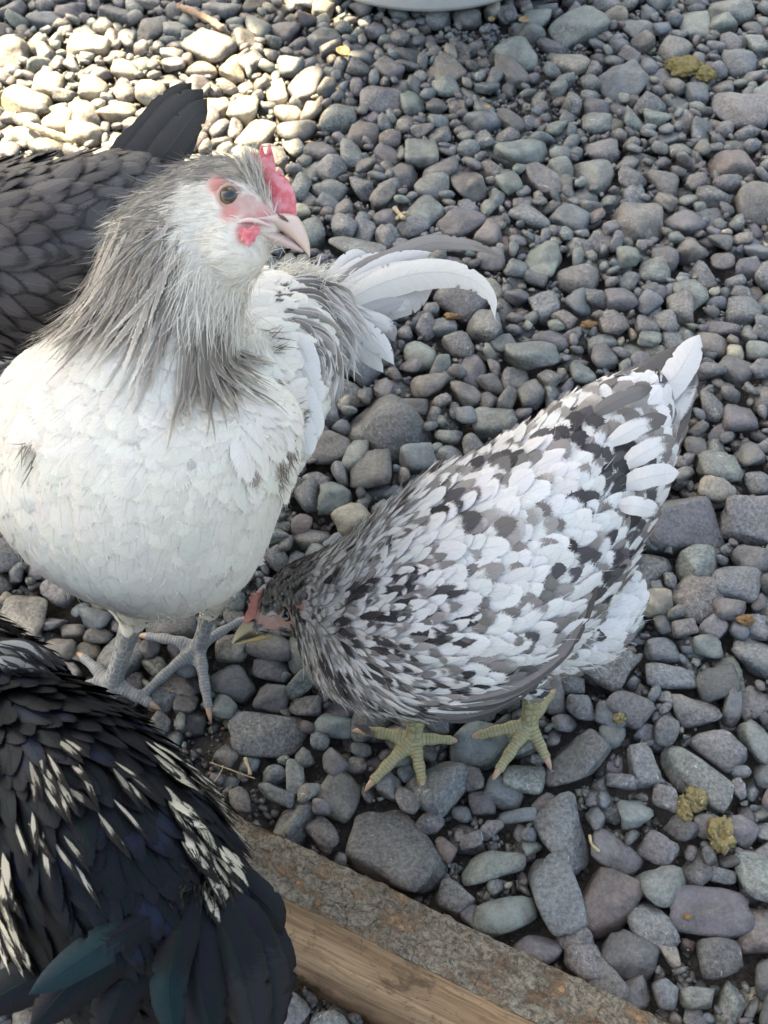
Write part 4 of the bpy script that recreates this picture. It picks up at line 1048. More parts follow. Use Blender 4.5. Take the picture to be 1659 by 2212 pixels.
    def surf_t(x, y, t):
        h = b.bvh.ray_cast(Vector((0, 0, H)), Vector(ray_of(x, y)))
        return min(t, (np.array(h[0]) - C3(0, 0, H)) @ FW / (1) - .004) if h[0] is not None else t - .012
    for i, pl in enumerate(plumes + plumes[:10]):
        for j in range(3):
            o = [(x + random.uniform(-14, 14) * (k + 1) * .4, y + random.uniform(-10, 10) * (k + 1) * .4, surf_t(x, y, t) + random.uniform(-.003, .001)) for k, (x, y, t) in enumerate(pl)]
            g = G2 * random.uniform(.55, 1.5); e = C3(.66, .63, .60) * random.uniform(.8, 1.1)
            quill('saddle_feather', tpath(o), .0026 * random.uniform(.7, 1.3), g, e, [.70, .9, .5], M_FEA, root, .15, splits=3, nv=20, nu=7, camber=.3)
    # ---- tail
    Wt = C3(.80, .80, .79); tails = [
        ([(700, 640, .618), (770, 590, .620), (850, 556, .622), (873, 545, .622), (936, 524, .622), (1020, 530, .620), (1092, 556, .616)], 17, (.34, .32, .31), (.24, .22, .21), [.8, .7, .3], .1, .0),
        ([(700, 640, .622), (736, 580, .624), (765, 555, .626), (795, 548, .628)], 15, Wt, Wt, [.9, .2, .1], .8, 0),
        ([(700, 655, .620), (735, 605, .621), (790, 570, .622), (856, 552, .624)], 16, Wt, Wt, [.9, .2, .1], .7, 0),
        ([(710, 662, .617), (760, 618, .618), (840, 572, .619), (934, 545, .622)], 18, Wt * .96, Wt, [.9, .2, .1], .6, 0),
        ([(715, 668, .614), (770, 630, .615), (860, 594, .615), (955, 584, .616)], 24, Wt, Wt * .95, [.9, .2, .1], .5, 0),
        ([(720, 675, .612), (800, 622, .612), (890, 592, .611), (970, 588, .610), (1028, 608, .610), (1062, 645, .611), (1070, 692, .613)], 27, (.80, .78, .74), (.82, .80, .77), [.9, .3, .1], .1, .15),
        ([(720, 680, .616), (790, 660, .618), (870, 640, .620), (938, 618, .623)], 36, (.74, .73, .72), (.52, .50, .49), [.62, 1.0, .1], .9, 0),
        ([(720, 690, .613), (770, 682, .614), (830, 664, .615), (874, 648, .616)], 19, (.50, .49, .49), (.46, .45, .46), [.6, .2, .1], .7, 0),
        ([(700, 690, .610), (760, 704, .609), (815, 740, .610), (853, 790, .613)], 21, Wt, Wt, [.9, .2, .1], .35, 0),
        ([(700, 700, .612), (755, 730, .612), (800, 770, .614), (829, 806, .617)], 18, (.66, .66, .65), (.70, .70, .69), [.9, .2, .1], .6, 0),
        ([(730, 675, .612), (790, 686, .612), (836, 706, .613), (852, 738, .615)], 15, Wt * .95, (.34, .32, .32), [.80, .1, .1], .9, 0)]
    for pth, hw, ca_, cb_, fp_, bl, asym in tails:
        quill('tail_feather', tpath(pth), hw * 1.22 * .616 / FPX, np.array(ca_), np.array(cb_), fp_, M_FEA, root, bl, asym=asym, splits=6, nv=60, camber=.26)
    # wing tip scallops
    for x0, y0, x1, y1 in ((655, 745, 676, 838), (660, 790, 690, 880), (655, 840, 688, 948), (640, 770, 665, 820), (640, 880, 672, 985)):
        quill('wing_feather', tpath([(x0 - 34, y0 - 26, .520), (x0 + 2, y0 + 16, .516), (x1, y1, .522)]), 25 * .546 / FPX, Wt * .98, Wt * .98, [.95, .1, .1], M_FEA, root, 1.0, splits=1, camber=.3)
    # white down beside the tail root
    q0 = np.array([T(650 + rng.normal(0, 22), 752 + rng.normal(0, 28), .572 + rng.normal(0, .004)) for _ in range(1500)])
    dd = norm(q0 - T(630, 740, .62)) + C3(.2, 0, -.6); link('saddle_down', strands('saddle_down', q0, dd, rng.uniform(.006, .013, 1500), rng.uniform(.0003, .0006, 1500), colvar(W_, 1500, .04), .2), M_FEA, root)
    q0 = np.array([T(640 + rng.normal(0, 34), 605 + rng.normal(0, 14), .600 + rng.normal(0, .005)) for _ in range(900)])
    link('saddle_down', strands('saddle_down', q0, norm(C3(.7, .1, .25) + rng.normal(0, .35, (900, 3))), rng.uniform(.006, .014, 900), rng.uniform(.0002, .0005, 900), colvar(W_, 900, .04), .2), M_FEA, root)
    # ---- eye, lids
    e = b.hit(495, 423); n_ = norm(-ray_of(495, 423) + C3(.10, 0, .05)); er = .0046
    eo = eye_obj(e - n_ * er * .45, n_, er, (.13, .085, .035), root, .50)
    ring_obj('eyelid', e + n_ * .0003, n_, er * .98, .0007, flesh_material('eyelid_skin', (.42, .27, .24), (.50, .33, .28)), eo and root, .96)
    # ---- beak: upper and lower half
    def beak(name, rows, colf, n=26):
        tmp = Body(); rows_ = np.array(rows, float); cs = []
        A_, B_, C_ = [], [], []
        for xa, ya, xb, yb, t, h in rows: pa, pb = T(xa, ya, t), T(xb, yb, t); A_.append((pb - pa) / 2); C_.append((pa + pb) / 2); B_.append(ray_of((xa + xb) / 2, (ya + yb) / 2) * h)
        C_, A_, B_ = resample([C_, A_, B_], n); V, F4, F3 = loft_rings(list(zip(C_, A_, B_)), 22); me = mesh(name, V, [F4, F3])
        ff = np.concatenate([np.repeat(np.linspace(0, 1, n), 22), [0, 1]]); attr(me, 'col', colf(ff, V)); return link(name, me, M_HORN, root)
    tb_ = .430
    bk = beak('beak', [(560, 466, 514, 482, tb_, .0128), (590, 462, 540, 482, tb_, .0124), (618, 460, 570, 487, tb_, .0108), (640, 466, 596, 495, tb_, .0090), (653, 482, 620, 508, tb_, .0070), (663, 505, 641, 525, tb_, .0050),
                       (669, 528, 656, 540, tb_, .0028), (670, 548, 666, 552, tb_, .0008), (669, 557, 668, 558, tb_, .0003)],
              lambda f, V: np.outer(1 - f, C3(.66, .52, .50)) + np.outer(f, C3(.66, .52, .42)))
    beak('lower_beak', [(540, 487, 552, 510, tb_ + .0004, .0115), (565, 489, 577, 520, tb_ + .0004, .0100), (596, 498, 600, 529, tb_ + .0004, .0078), (622, 512, 624, 536, tb_ + .0004, .0042), (645, 530, 643, 542, tb_ + .0004, .0025), (656, 541, 655, 545, tb_ + .0004, .0008)],
         lambda f, V: np.tile(C3(.60, .47, .44), (len(f), 1)))
    # pale gape line and nostril
    g_ = Body(); g_.tube([T(512, 481, .4172), T(535, 475, .4168), T(560, 479, .4178), T(590, 491, .4205)], [.0005, .0010, .0009, .0003], n=16)
    me = mesh('gape', np.concatenate(g_.V), [np.concatenate(g_.F4), np.concatenate(g_.F3)]); attr(me, 'col', np.tile((.72, .56, .52), (len(me.vertices), 1))); link('gape', me, M_HORN, root)
    g_ = Body(); g_.tube([T(601, 463, .4200), T(611, 470, .4200), T(622, 478, .4214)], [.0003, .0008, .0003], n=12)
    me = mesh('nostril', np.concatenate(g_.V), [np.concatenate(g_.F4), np.concatenate(g_.F3)]); attr(me, 'col', np.tile((.13, .06, .045), (len(me.vertices), 1))); link('nostril', me, M_HORN, bk)
    comb = blade('comb', [(586, 468), (576, 440), (566, 405), (553, 378), (540, 356), (543, 336), (547, 322), (553, 338), (557, 344), (562, 316), (567, 313), (571, 330), (575, 334), (579, 311), (584, 312), (590, 332), (594, 352),
                          (597, 372), (602, 364), (607, 367), (611, 380), (620, 388), (631, 404), (638, 425), (640, 448), (641, 466), (626, 472), (604, 470)], .0024, M_COMB, root, .4285)
    wt = blade('wattle', [(514, 500), (522, 492), (536, 494), (550, 487), (563, 493), (561, 505), (553, 511), (551, 521), (544, 524), (539, 535), (530, 530), (527, 521), (519, 522), (521, 511)], .0017, M_COMB, root, .4140)
    # forehead bristles running up over the comb base
    qs = np.array([T(574 + rng.normal(0, 10) + f * 20 - 30, 360 + f * 80 + rng.normal(0, 8), .4215 + rng.normal(0, .0008)) for f in rng.random(420)])
    link('forehead_feathers', strands('forehead_feathers', qs, norm(T(560, 330, .43) - T(600, 440, .43) + rng.normal(0, .004, (420, 3))), rng.uniform(.005, .011, 420), rng.uniform(.0002, .00035, 420), colvar((.58, .55, .50), 420, .2), -.05), M_FEA, root)
    for c, d, r in cl: link('claw', claw_mesh(c, d, r, .0105), M_CLAW, root)
    return root

# ================================================================== 2  SPECKLED PULLET
def pullet():
    root = empty('pullet', tuple(P(1010, 1580, 0))); b = Body()
    b.pairs([(538, 1340, 560, 1378, .640, .0055), (548, 1300, 600, 1382, .637, .0095), (575, 1245, 650, 1388, .632, .0145), (625, 1205, 668, 1410, .624, .019), (690, 1178, 668, 1455, .612, .026),
             (765, 1140, 720, 1520, .600, .040), (840, 1075, 820, 1556, .588, .054), (925, 1010, 940, 1562, .578, .061), (1010, 975, 1080, 1528, .574, .063), (1110, 925, 1200, 1440, .576, .061),
             (1210, 860, 1300, 1330, .584, .053), (1290, 815, 1375, 1190, .596, .041), (1360, 800, 1430, 1060, .606, .028), (1410, 795, 1455, 960, .612, .014)],
            [0, 0, 0, 1, 1, 2, 2, 2, 3, 3, 3, 4, 4, 4], n=44, shrink=.005)
    b.tube([T(1160, 1330, .598), T(1260, 1320, .612), T(1340, 1270, .625)], [.034, .030, .016], 3, n=12)
    cl = leg(b, T(930, 1440, .60), T(900, 1540, .630), P(893, 1598, .016), [P(785, 1578, .013), P(806, 1686, .010), P(912, 1686, .010)], .0055, P(975, 1598, .012))
    cl += leg(b, T(1110, 1400, .60), T(1150, 1490, .632), P(1142, 1566, .016), [P(1035, 1588, .013), P(1078, 1662, .011), P(1180, 1636, .011)], .0055, P(1190, 1500, .012))
    b.build(.0013, 5); pt = Paint(b)
    for x, y, r in ((555, 1330, 18), (575, 1345, 20), (605, 1340, 18), (630, 1338, 20), (652, 1308, 16), (640, 1312, 14), (615, 1322, 18), (618, 1345, 18), (590, 1352, 16), (625, 1318, 15)): pt.add(x, y, r, 'face')
    for x, y, r in ((1340, 1330, 60), (1290, 1400, 50), (1370, 1240, 45), (1210, 1400, 60), (1140, 1450, 50)): pt.add(x, y, r, 'white')
    for x, y, r in ((830, 1400, 30), (790, 1330, 26), (730, 1440, 22), (690, 1500, 24), (880, 1300, 20), (810, 1270, 24), (950, 1370, 26), (700, 1420, 20), (1020, 1160, 30), (1240, 950, 40), (1180, 1200, 34),
                    (1210, 1230, 30), (1170, 1310, 26), (990, 1480, 30), (1060, 1030, 30), (1330, 1050, 40), (1290, 1000, 30), (860, 1530, 36), (960, 1550, 40), (780, 1500, 26), (940, 1340, 20)): pt.add(x, y, r, 'dark')
    for x, y, r in ((1040, 1240, 60), (1100, 1110, 50), (940, 1180, 40), (1120, 1000, 40), (1040, 1440, 50), (960, 1280, 36), (900, 1460, 30), (1280, 1150, 40)): pt.add(x, y, r, 'pale')
    Wc, Gc, Kc = C3(.75, .755, .76), C3(.265, .25, .245), C3(.075, .071, .078)
    def under(Q):
        col = np.tile(C3(.60, .60, .61), (len(Q), 1)); f = pt.weight(Q, 'face', .25)[:, None]; return col * (1 - f) + C3(.58, .37, .34) * f
    finish_body(b, root, under, (.37, .34, .195), (.17, .145, .08)); legm = b.mask
    kl = KDTree(len(b.P)); [kl.insert(Vector(p), i) for i, p in enumerate(b.P)]; kl.balance()
    def is_leg(Q): return np.array([legm[kl.find(Vector(q))[1]] > .5 for q in Q])
    def sp(Q, Nn):
        d, I = flow(b, Q, Nn); base = np.array([.0019, .0023, .0040, .0057, .0066])[I]; base[is_leg(Q)] = 0; base[pt.weight(Q, 'face', .1) > .3] = 0; return base
    Q, Nn = scatter(b, 30000, sp)
    def bias(q):      # breast feathers fall towards the ground, flank feathers sweep back
        x, y, _ = pix(q); k = np.clip((900 - x) / 220, 0, 1) * np.clip((y - 1330) / 120, 0, 1); return np.outer(k, C3(.25, -.3, -1.5))
    D, I = flow(b, Q, Nn, .20, bias); n = len(Q); dk = pt.weight(Q, 'dark', .4); wt = pt.weight(Q, 'white', .3); pl = pt.weight(Q, 'pale', .6)
    nz = np.array([mnoise.noise(Vector(p * 38 + Vector((3, 1, 2)))) for p in map(Vector, Q)])
    ca = colvar(Wc, n, .08); cb = ca.copy() * 1.02; fp = np.tile([.9, .2, .35], (n, 1)); r = rng.random(n)
    p_d = np.clip(.13 + dk * .50 - pl * .10 + nz * .50, 0, .95); p_g = np.clip(.50 + nz * .55 - pl * .08 + (I == 4) * .14, 0, .9)
    p_d[wt > .4] = .04; p_g[wt > .4] = .08
    isd = r < p_d; isg = (~isd) & (rng.random(n) < p_g)
    cb[isd] = colvar(Kc, isd.sum(), .5); fp[isd, 0] = rng.uniform(.34, .74, isd.sum()); fp[isd, 1] = rng.uniform(0, .3, isd.sum())
    cb[isg] = colvar(Gc, isg.sum(), .35); fp[isg, 0] = rng.uniform(.38, .80, isg.sum()); fp[isg, 1] = rng.uniform(0, .5, isg.sum())
    inv = pick(np.full(n, .10)) & (isd | isg); ca[inv], cb[inv] = cb[inv].copy(), colvar(Wc, inv.sum(), .06)
    whole = pick(np.full(n, .30)) & isg; ca[whole] = cb[whole] * 1.1; cb[whole] = np.minimum(cb[whole] * 1.7, .5); fp[whole, 0] = .82
    # head and neck: fine grey streaks
    hd = I <= 1; k = rng.random(n); ca[hd] = colvar((.50, .495, .485), hd.sum(), .40); tmp_ = ca[hd]; u_ = rng.random(hd.sum()); tmp_[u_ < .15] *= .25; nk1 = (I[hd] == 1) & (u_ > .5); tmp_[nk1] = colvar((.68, .68, .68), nk1.sum(), .12); ca[hd] = tmp_; cb[hd] = ca[hd] * .66; fp[hd] = [.62, .6, .8]
    x_, y_, _ = pix(Q); crown = hd & (x_ < 700) & (y_ < 1330); ca[crown] *= .62; cb[crown] *= .6
    h2 = (I == 2) & (rng.random(n) < np.clip((860 - x_) / 180, 0, .7)) & (dk < .3); ca[h2] = colvar((.66, .66, .66), h2.sum(), .16); cb[h2] = colvar((.30, .29, .28), h2.sum(), .5); fp[h2] = [.70, .5, .9]
    L = np.array([.0062, .0095, .0160, .0190, .0260])[I]; W = np.array([.0017, .0022, .0037, .0057, .0068])[I] ; bl = np.clip(np.array([.2, .25, .55, .85, 1.0])[I] + rng.normal(0, .12, n), .1, 1)
    nx = (I == 2); f_ = np.clip((x_ - 700) / 260, .62, 1); W[nx] *= f_[nx]
    wing = (I >= 2) & (x_ > 830) & (y_ > 1130 - (x_ - 1000) * .35) & (wt < .3)
    for nm, mk, fr in (('head_feathers', I == 0, .4), ('neck_feathers', I == 1, .4), ('breast_feathers', (I == 2) & ~wing, .35), ('wing', wing, .24), ('back_feathers', (I == 3) & ~wing, .22), ('tail_coverts', (I == 4) & ~wing, .15)):
        group_feathers(b, nm, Q[mk], Nn[mk], D[mk], L[mk], W[mk], bl[mk], ca[mk], np.minimum(cb[mk], .84), fp[mk], M_FEA, root, lift={'head_feathers': .001, 'neck_feathers': .0013, 'breast_feathers': .0024}.get(nm, .0040), fray=fr)
    # long black dashes on the shoulder and breast
    for x, y in ((825, 1390), (835, 1410), (800, 1330), (690, 1500), (684, 1480), (705, 1430), (760, 1285), (870, 1295), (850, 1330), (790, 1270), (735, 1470), (930, 1370), (905, 1330), (760, 1390), (700, 1530), (880, 1250), (820, 1450), (980, 1390), (740, 1350), (1000, 1340), (720, 1250), (950, 1290)): pt.add(x, y, 17, 'dash')
    Qd, Nd = scatter(b, 60000, lambda a, c: np.where(pt.weight(a, 'dash', .1) > .5, .0052, 0)); Dd, _ = flow(b, Qd, Nd, .08, bias); n_ = len(Qd)
    group_feathers(b, 'shoulder_feathers', Qd, Nd, Dd, np.full(n_, .0165), np.full(n_, .0023), .5, colvar((.06, .056, .062), n_, .4), colvar((.10, .095, .10), n_, .4), np.tile([.8, .3, .5], (n_, 1)), M_FEA, root, base=.0016, lift=.0022, fray=.7)
    # filaments breaking up the pattern
    Q3, N3 = scatter(b, 60000, lambda a, c: np.where(~is_leg(a) & (pt.weight(a, 'face', .1) < .2), np.array([.0011, .0014, .0020, .0028, .008])[flow(b, a, c)[1]], 0)); D3, I3 = flow(b, Q3, N3, .2, bias); n = len(Q3)
    x_, y_, _ = pix(Q3); dark = rng.random(n) < np.where(I3 <= 1, .55, .22); c3 = colvar((.56, .56, .56), n, .4); c3[I3 >= 2] = colvar(Wc * .95, (I3 >= 2).sum(), .12); c3[dark] = colvar((.12, .115, .115), dark.sum(), .4)
    fluff(b, 'fine_feathers', Q3, N3, D3, np.array([.005, .008, .011, .011, .008])[I3], c3, M_FEA, root, .06, .00018, .03, .2)
    # white under-tail fluff
    Q4, N4 = scatter(b, 30000, lambda a, c: np.where(pt.weight(a, 'white', .4) > .3, .0015, 0)); D4, _ = flow(b, Q4, N4, .35); n = len(Q4)
    if n: fluff(b, 'belly_fluff', Q4, N4, D4, np.full(n, .012), colvar((.78, .79, .80), n, .05), M_FEA, root, .25, .00020, .25, .45)
    # tail quills
    Wt = C3(.74, .745, .75); Gt = C3(.15, .14, .137)
    for pth, hw, a_, c_, fp_, bl_, asy in (
        ([(1230, 905, .606), (1330, 840, .612), (1400, 800, .618), (1462, 748, .624)], 26, Gt * 1.3, Gt, [.7, .2, .3], .5, 0),
        ([(1270, 905, .606), (1370, 845, .612), (1440, 800, .617), (1496, 735, .624)], 36, Gt, Gt * .8, [.6, .1, .3], .8, 0),
        ([(1310, 940, .604), (1400, 870, .610), (1460, 810, .614), (1512, 722, .621)], 34, Wt, Wt * .98, [.9, .1, .2], 1.0, 0),
        ([(1350, 990, .606), (1420, 920, .612), (1470, 860, .618), (1502, 790, .624)], 30, Wt * .9, Gt * 1.2, [.75, .6, .3], .8, 0),
        ([(1360, 1040, .608), (1430, 960, .613), (1466, 900, .618), (1492, 840, .624)], 26, Gt, Gt * .8, [.7, .2, .3], .7, 0),
        ([(1180, 930, .606), (1270, 860, .610), (1340, 825, .615), (1400, 800, .620)], 24, Gt * 1.4, Gt, [.6, .4, .3], .6, 0)):
        quill('tail_feather', tpath(pth), hw * .616 / FPX, a_, c_, fp_, M_FEA, root, bl_, splits=2, nv=40, camber=.22)
    # big curled coverts at the side of the tail
    for (x0, y0, x1, y1, hw, a_, c_) in ((1310, 960, 1442, 900, 26, Wt, Gt), (1340, 1010, 1462, 946, 28, Wt, Gt * 1.4), (1340, 1050, 1468, 1020, 30, Wt * .96, Wt), (1330, 1090, 1430, 1110, 26, Wt, Gt), (1270, 900, 1410, 836, 22, Gt * 1.5, Gt)):
        t0 = (b.hit(x0, y0) - C3(0, 0, H)) @ FW - .002; ym = (y0 + y1) / 2 - 6
        quill('tail_covert', tpath([(x0, y0, t0), ((x0 + x1) / 2, ym, t0 - .004), (x1, y1, t0 + .006)]), hw * .72 * .6 / FPX, a_, c_, [random.uniform(.55, .85), .3, .3], M_FEA, root, 1.0, splits=1, nv=26, camber=.20)
    # folded flight feathers along the lower rim of the wing
    for k in range(5):
        f = k / 5; pth = [(900 + k * 24, 1548 - k * 7, 0), (1010 + k * 26, 1546 - k * 16, 0), (1110 + k * 26, 1502 - k * 24, 0), (1205 + k * 22, 1438 - k * 42, 0)]
        pp = []
        for i, (x, y, _) in enumerate(pth):
            h = b.hit(x, y - 14); t0 = (h - C3(0, 0, H)) @ FW; pp.append(T(x, y - 6, t0 - .004 - .001 * k))
        quill('flight_feather', pp, .0052, (Gt * 1.2, Wt * .9, Gt, Wt, Gt * 1.5, Wt)[k], (Gt * .6, Gt, Gt * .5, Gt * 1.4, Gt * .6, Gt * 1.2)[k], [.55, 1.0, .3], M_FEA, root, .6, splits=3, nv=40, camber=.2)
    for k in ():
        x1, y1 = 1225 + k * 36, 1400 - k * 62; pth = [(x1 - 120, y1 - 6), (x1 - 50, y1 + 2), (x1 + 12, y1 - 28)]
        pp = [T(x, y, (b.hit(x - 10, y - 10) - C3(0, 0, H)) @ FW - .004) for x, y in pth]
        quill('flight_feather', pp, .0058, (Wt, Gt * 1.2, Wt, Wt * .9, Gt)[k], (Gt, Gt * .6, Gt * .8, Kc, Gt)[k], [.72, .5, .3], M_FEA, root, .8, splits=2, nv=30, camber=.1)
    # eye (half closed), beak, comb
    e = b.hit(622, 1325); n_ = norm(-ray_of(622, 1325)); er = .0050; eye_obj(e - n_ * er * .50, n_, er, (.035, .016, .010), root, .6)
    lid = flesh_material('pullet_lid', (.36, .30, .28), (.50, .33, .29))
    ring_obj('eyelid', e + n_ * .0006, n_, er * 1.0, .0011, lid, root, .46, updir=(-.35, .2, 1))
    def bk(name, rows, colf, par, n=22):
        A_, B_, C_ = [], [], []
        for xa, ya, xb, yb, t, h in rows: pa, pb = T(xa, ya, t), T(xb, yb, t); A_.append((pb - pa) / 2); C_.append((pa + pb) / 2); B_.append(ray_of((xa + xb) / 2, (ya + yb) / 2) * h)
        C_, A_, B_ = resample([C_, A_, B_], n); V, F4, F3 = loft_rings(list(zip(C_, A_, B_)), 20); me = mesh(name, V, [F4, F3])
        ff = np.concatenate([np.repeat(np.linspace(0, 1, n), 20), [0, 1]]); th = np.concatenate([np.tile(np.linspace(0, 2 * math.pi, 20, endpoint=False), n), [0, 0]]); attr(me, 'col', colf(ff, th)); return link(name, me, M_HORN, par)
    def bcol(f, th):
        dark = np.clip((np.cos(th) - .0) * 3, 0, 1) * np.clip((f - .25) * 5, 0, 1) * np.clip((1.02 - f) * 6, 0, 1); y = C3(.48, .41, .27); k = dark[:, None]; return np.tile(y, (len(f), 1)) * (1 - k * .9) + C3(.03, .028, .03) * k * .9
    t_ = .640
    ub = bk('beak', [(552, 1326, 590, 1362, t_, .0066), (540, 1332, 575, 1368, t_, .0064), (526, 1344, 560, 1372, t_, .0058), (515, 1356, 544, 1377, t_, .0046), (507, 1370, 527, 1382, t_, .0032), (503, 1382, 512, 1388, t_, .0016), (503, 1390, 505, 1392, t_, .0005)], bcol, root)
    bk('lower_beak', [(590, 1360, 594, 1374, t_, .0052), (560, 1371, 566, 1384, t_, .0046), (535, 1380, 540, 1388, t_, .003), (514, 1388, 516, 1392, t_, .0012)], lambda f, th: np.tile(C3(.52, .42, .20), (len(f), 1)), root)
    g_ = Body(); g_.tube([T(541, 1342, t_ - .0062), T(548, 1340, t_ - .0064), T(555, 1338, t_ - .0062)], [.0003, .0007, .0003], n=10)
    me = mesh('nostril', np.concatenate(g_.V), [np.concatenate(g_.F4), np.concatenate(g_.F3)]); attr(me, 'col', np.tile((.05, .045, .04), (len(me.vertices), 1))); link('nostril', me, M_HORN, ub)
    blade('comb', [(524, 1344), (530, 1326), (537, 1312), (536, 1304), (541, 1302), (540, 1296), (537, 1290), (543, 1288), (541, 1281), (548, 1281), (556, 1284), (552, 1276), (559, 1279), (564, 1272), (569, 1270), (571, 1280), (566, 1296), (562, 1312), (558, 1328), (550, 1338), (536, 1346)], .0016, M_COMB2, root, .6345)
    for c, d, r in cl: link('claw', claw_mesh(c, d, r, .0095), M_CLAW, root)
    return root

# ================================================================== 3  SLATE HEN behind
def simple_head(b, root, c, f, r, mat_h=M_HORN, comb=True, iris=(.3, .13, .03)):
    """head of a bird whose face is turned out of the picture: beak, eyes, comb"""
    f = norm(f); sd = norm(np.cross(f, [0, 0, 1])); u = np.cross(sd, f)
    V, F4, F3 = loft_rings([(c + f * r * x - u * r * y, sd * r * w_, u * r * h_) for x, y, w_, h_ in ((.7, .1, .42, .40), (1.1, .14, .34, .32), (1.5, .24, .22, .24), (1.8, .40, .10, .12), (1.9, .52, .02, .03))], 16)
    me = mesh('beak', V, [F4, F3]); attr(me, 'col', np.tile((.20, .16, .10), (len(me.vertices), 1))); link('beak', me, mat_h, root)
    for s_ in (-1, 1): eye_obj(c + f * r * .35 + u * r * .22 + sd * s_ * r * .62, sd * s_, r * .30, iris, root)
    if comb:
        V = []; prof = [(-.2, .75), (0, 1.3), (.15, 1.0), (.35, 1.45), (.5, 1.0), (.7, 1.35), (.85, .8), (1.15, .9), (1.25, .35), (.9, .2), (.4, .5)]
        for s_ in (-1, 1): V += [c + f * r * x + u * r * y + sd * s_ * r * .08 for x, y in prof]
        n = len(prof); bm_ = bpy.data.meshes.new('comb'); bm_.from_pydata([tuple(v) for v in V], [], [tuple(range(n)), tuple(range(2 * n - 1, n - 1, -1))] + [(i, (i + 1) % n, n + (i + 1) % n, n + i) for i in range(n)]); link('comb', bm_, M_COMB, root)
def hen():
    root = empty('hen', tuple(P(-60, 760, 0))); b = Body()
    b.pairs([(345, 352, 412, 400, .672, .010), (320, 345, 405, 455, .668, .024), (270, 335, 375, 520, .662, .040), (200, 335, 320, 600, .655, .060), (120, 345, 240, 680, .652, .074), (30, 350, 150, 740, .652, .082),
             (-70, 350, 50, 770, .656, .084), (-180, 330, -50, 770, .662, .078), (-260, 270, -140, 720, .668, .062)], [4, 4, 4, 3, 3, 3, 2, 2, 2], n=34, flow=False, shrink=.004)
    b.tube([T(-190, 520, .665), T(-230, 400, .660), T(-255, 270, .655), T(-270, 170, .650)], [.062, .042, .027, .021], None, n=14)
    hc = T(-275, 120, .648); b.sphere(hc, .020, (1.05, .85, .9))
    pts_ = [T(-275, 120, .648), T(-262, 250, .655), T(-235, 380, .66), T(-190, 500, .663)]; Cc = catmull(pts_, 12); b.ax += list(Cc); b.axT += list(norm(np.gradient(Cc, axis=0))); b.axid += [1] * 12
    g1, g2 = P(-20, 800, .012), P(-130, 760, .012)
    cl = leg(b, T(0, 650, .66), C3(g1[0], g1[1] + .02, .07), g1, [g1 + C3(-.05, -.01, 0), g1 + C3(-.035, -.04, 0), g1 + C3(-.005, -.045, 0)], .0046, g1 + C3(.03, .01, 0))
    cl += leg(b, T(-90, 640, .68), C3(g2[0], g2[1] + .02, .07), g2, [g2 + C3(-.05, -.01, 0), g2 + C3(-.035, -.04, 0), g2 + C3(-.005, -.045, 0)], .0046, g2 + C3(.03, .01, 0))
    b.build(.0020, 4)
    finish_body(b, root, lambda Q: np.tile(C3(.045, .045, .05), (len(Q), 1)), (.10, .10, .11), (.2, .2, .19)); legm = b.mask
    kl = KDTree(len(b.P)); [kl.insert(Vector(p), i) for i, p in enumerate(b.P)]; kl.balance()
    def sp(Q, Nn):
        I = flow(b, Q, Nn)[1]; base = np.array([.004, .0042, .0080, .0082, .0086])[I]; base[np.array([legm[kl.find(Vector(q))[1]] > .5 for q in Q])] = 0; return base
    Q, Nn = scatter(b, 16000, sp)
    def bias(q): x, y, _ = pix(q); k = np.clip((y - 400) / 250, 0, 1) * np.clip((200 - x) / 250, 0, 1); return np.outer(k, C3(.1, -.25, -.9))
    D, I = flow(b, Q, Nn, .20, bias); n = len(Q); x_, y_, _ = pix(Q)
    ca = colvar((.074, .069, .074), n, .25); cb = ca * .36; fp = np.tile([.80, 1.0, .25], (n, 1))
    wing = (I >= 2) & (I < 4) & (y_ > 380) & (x_ < 230); L = np.where(I == 1, .015, .024); W = np.where(I == 1, .003, .0080); bl = np.where(wing, .55, .85)
    L = np.where(wing, .030, L)
    for nm, mk in (('wing', wing), ('neck_feathers', I == 1), ('back_feathers', ~wing & (I != 1))):
        group_feathers(b, nm, Q[mk], Nn[mk], D[mk], L[mk], W[mk], bl[mk], ca[mk], cb[mk], fp[mk], M_DARK, root, lift=.0045, fray=.22)
    Dk = C3(.062, .058, .058)
    for pth, hw in (([(250, 400, .668), (320, 330, .664), (385, 250, .656), (440, 192, .650)], 44), ([(240, 380, .672), (300, 310, .668), (360, 240, .661), (415, 178, .655)], 36), ([(280, 420, .664), (345, 345, .658), (400, 275, .652), (448, 212, .646)], 34),
                    ([(290, 440, .668), (345, 380, .665), (385, 310, .660), (425, 240, .656)], 36), ([(230, 360, .674), (285, 305, .672), (335, 265, .668), (385, 215, .664)], 26)):
        quill('tail_feather', tpath(pth), hw * .655 / FPX, Dk * random.uniform(.8, 1.25), Dk * .55, [.85, .8, .3], M_DARK, root, .8, splits=2, nv=40)
    simple_head(b, root, hc, (-.8, -.5, -.1), .020)
    for c, d, r in cl: link('claw', claw_mesh(c, d, r, .009), M_CLAW, root)
    return root

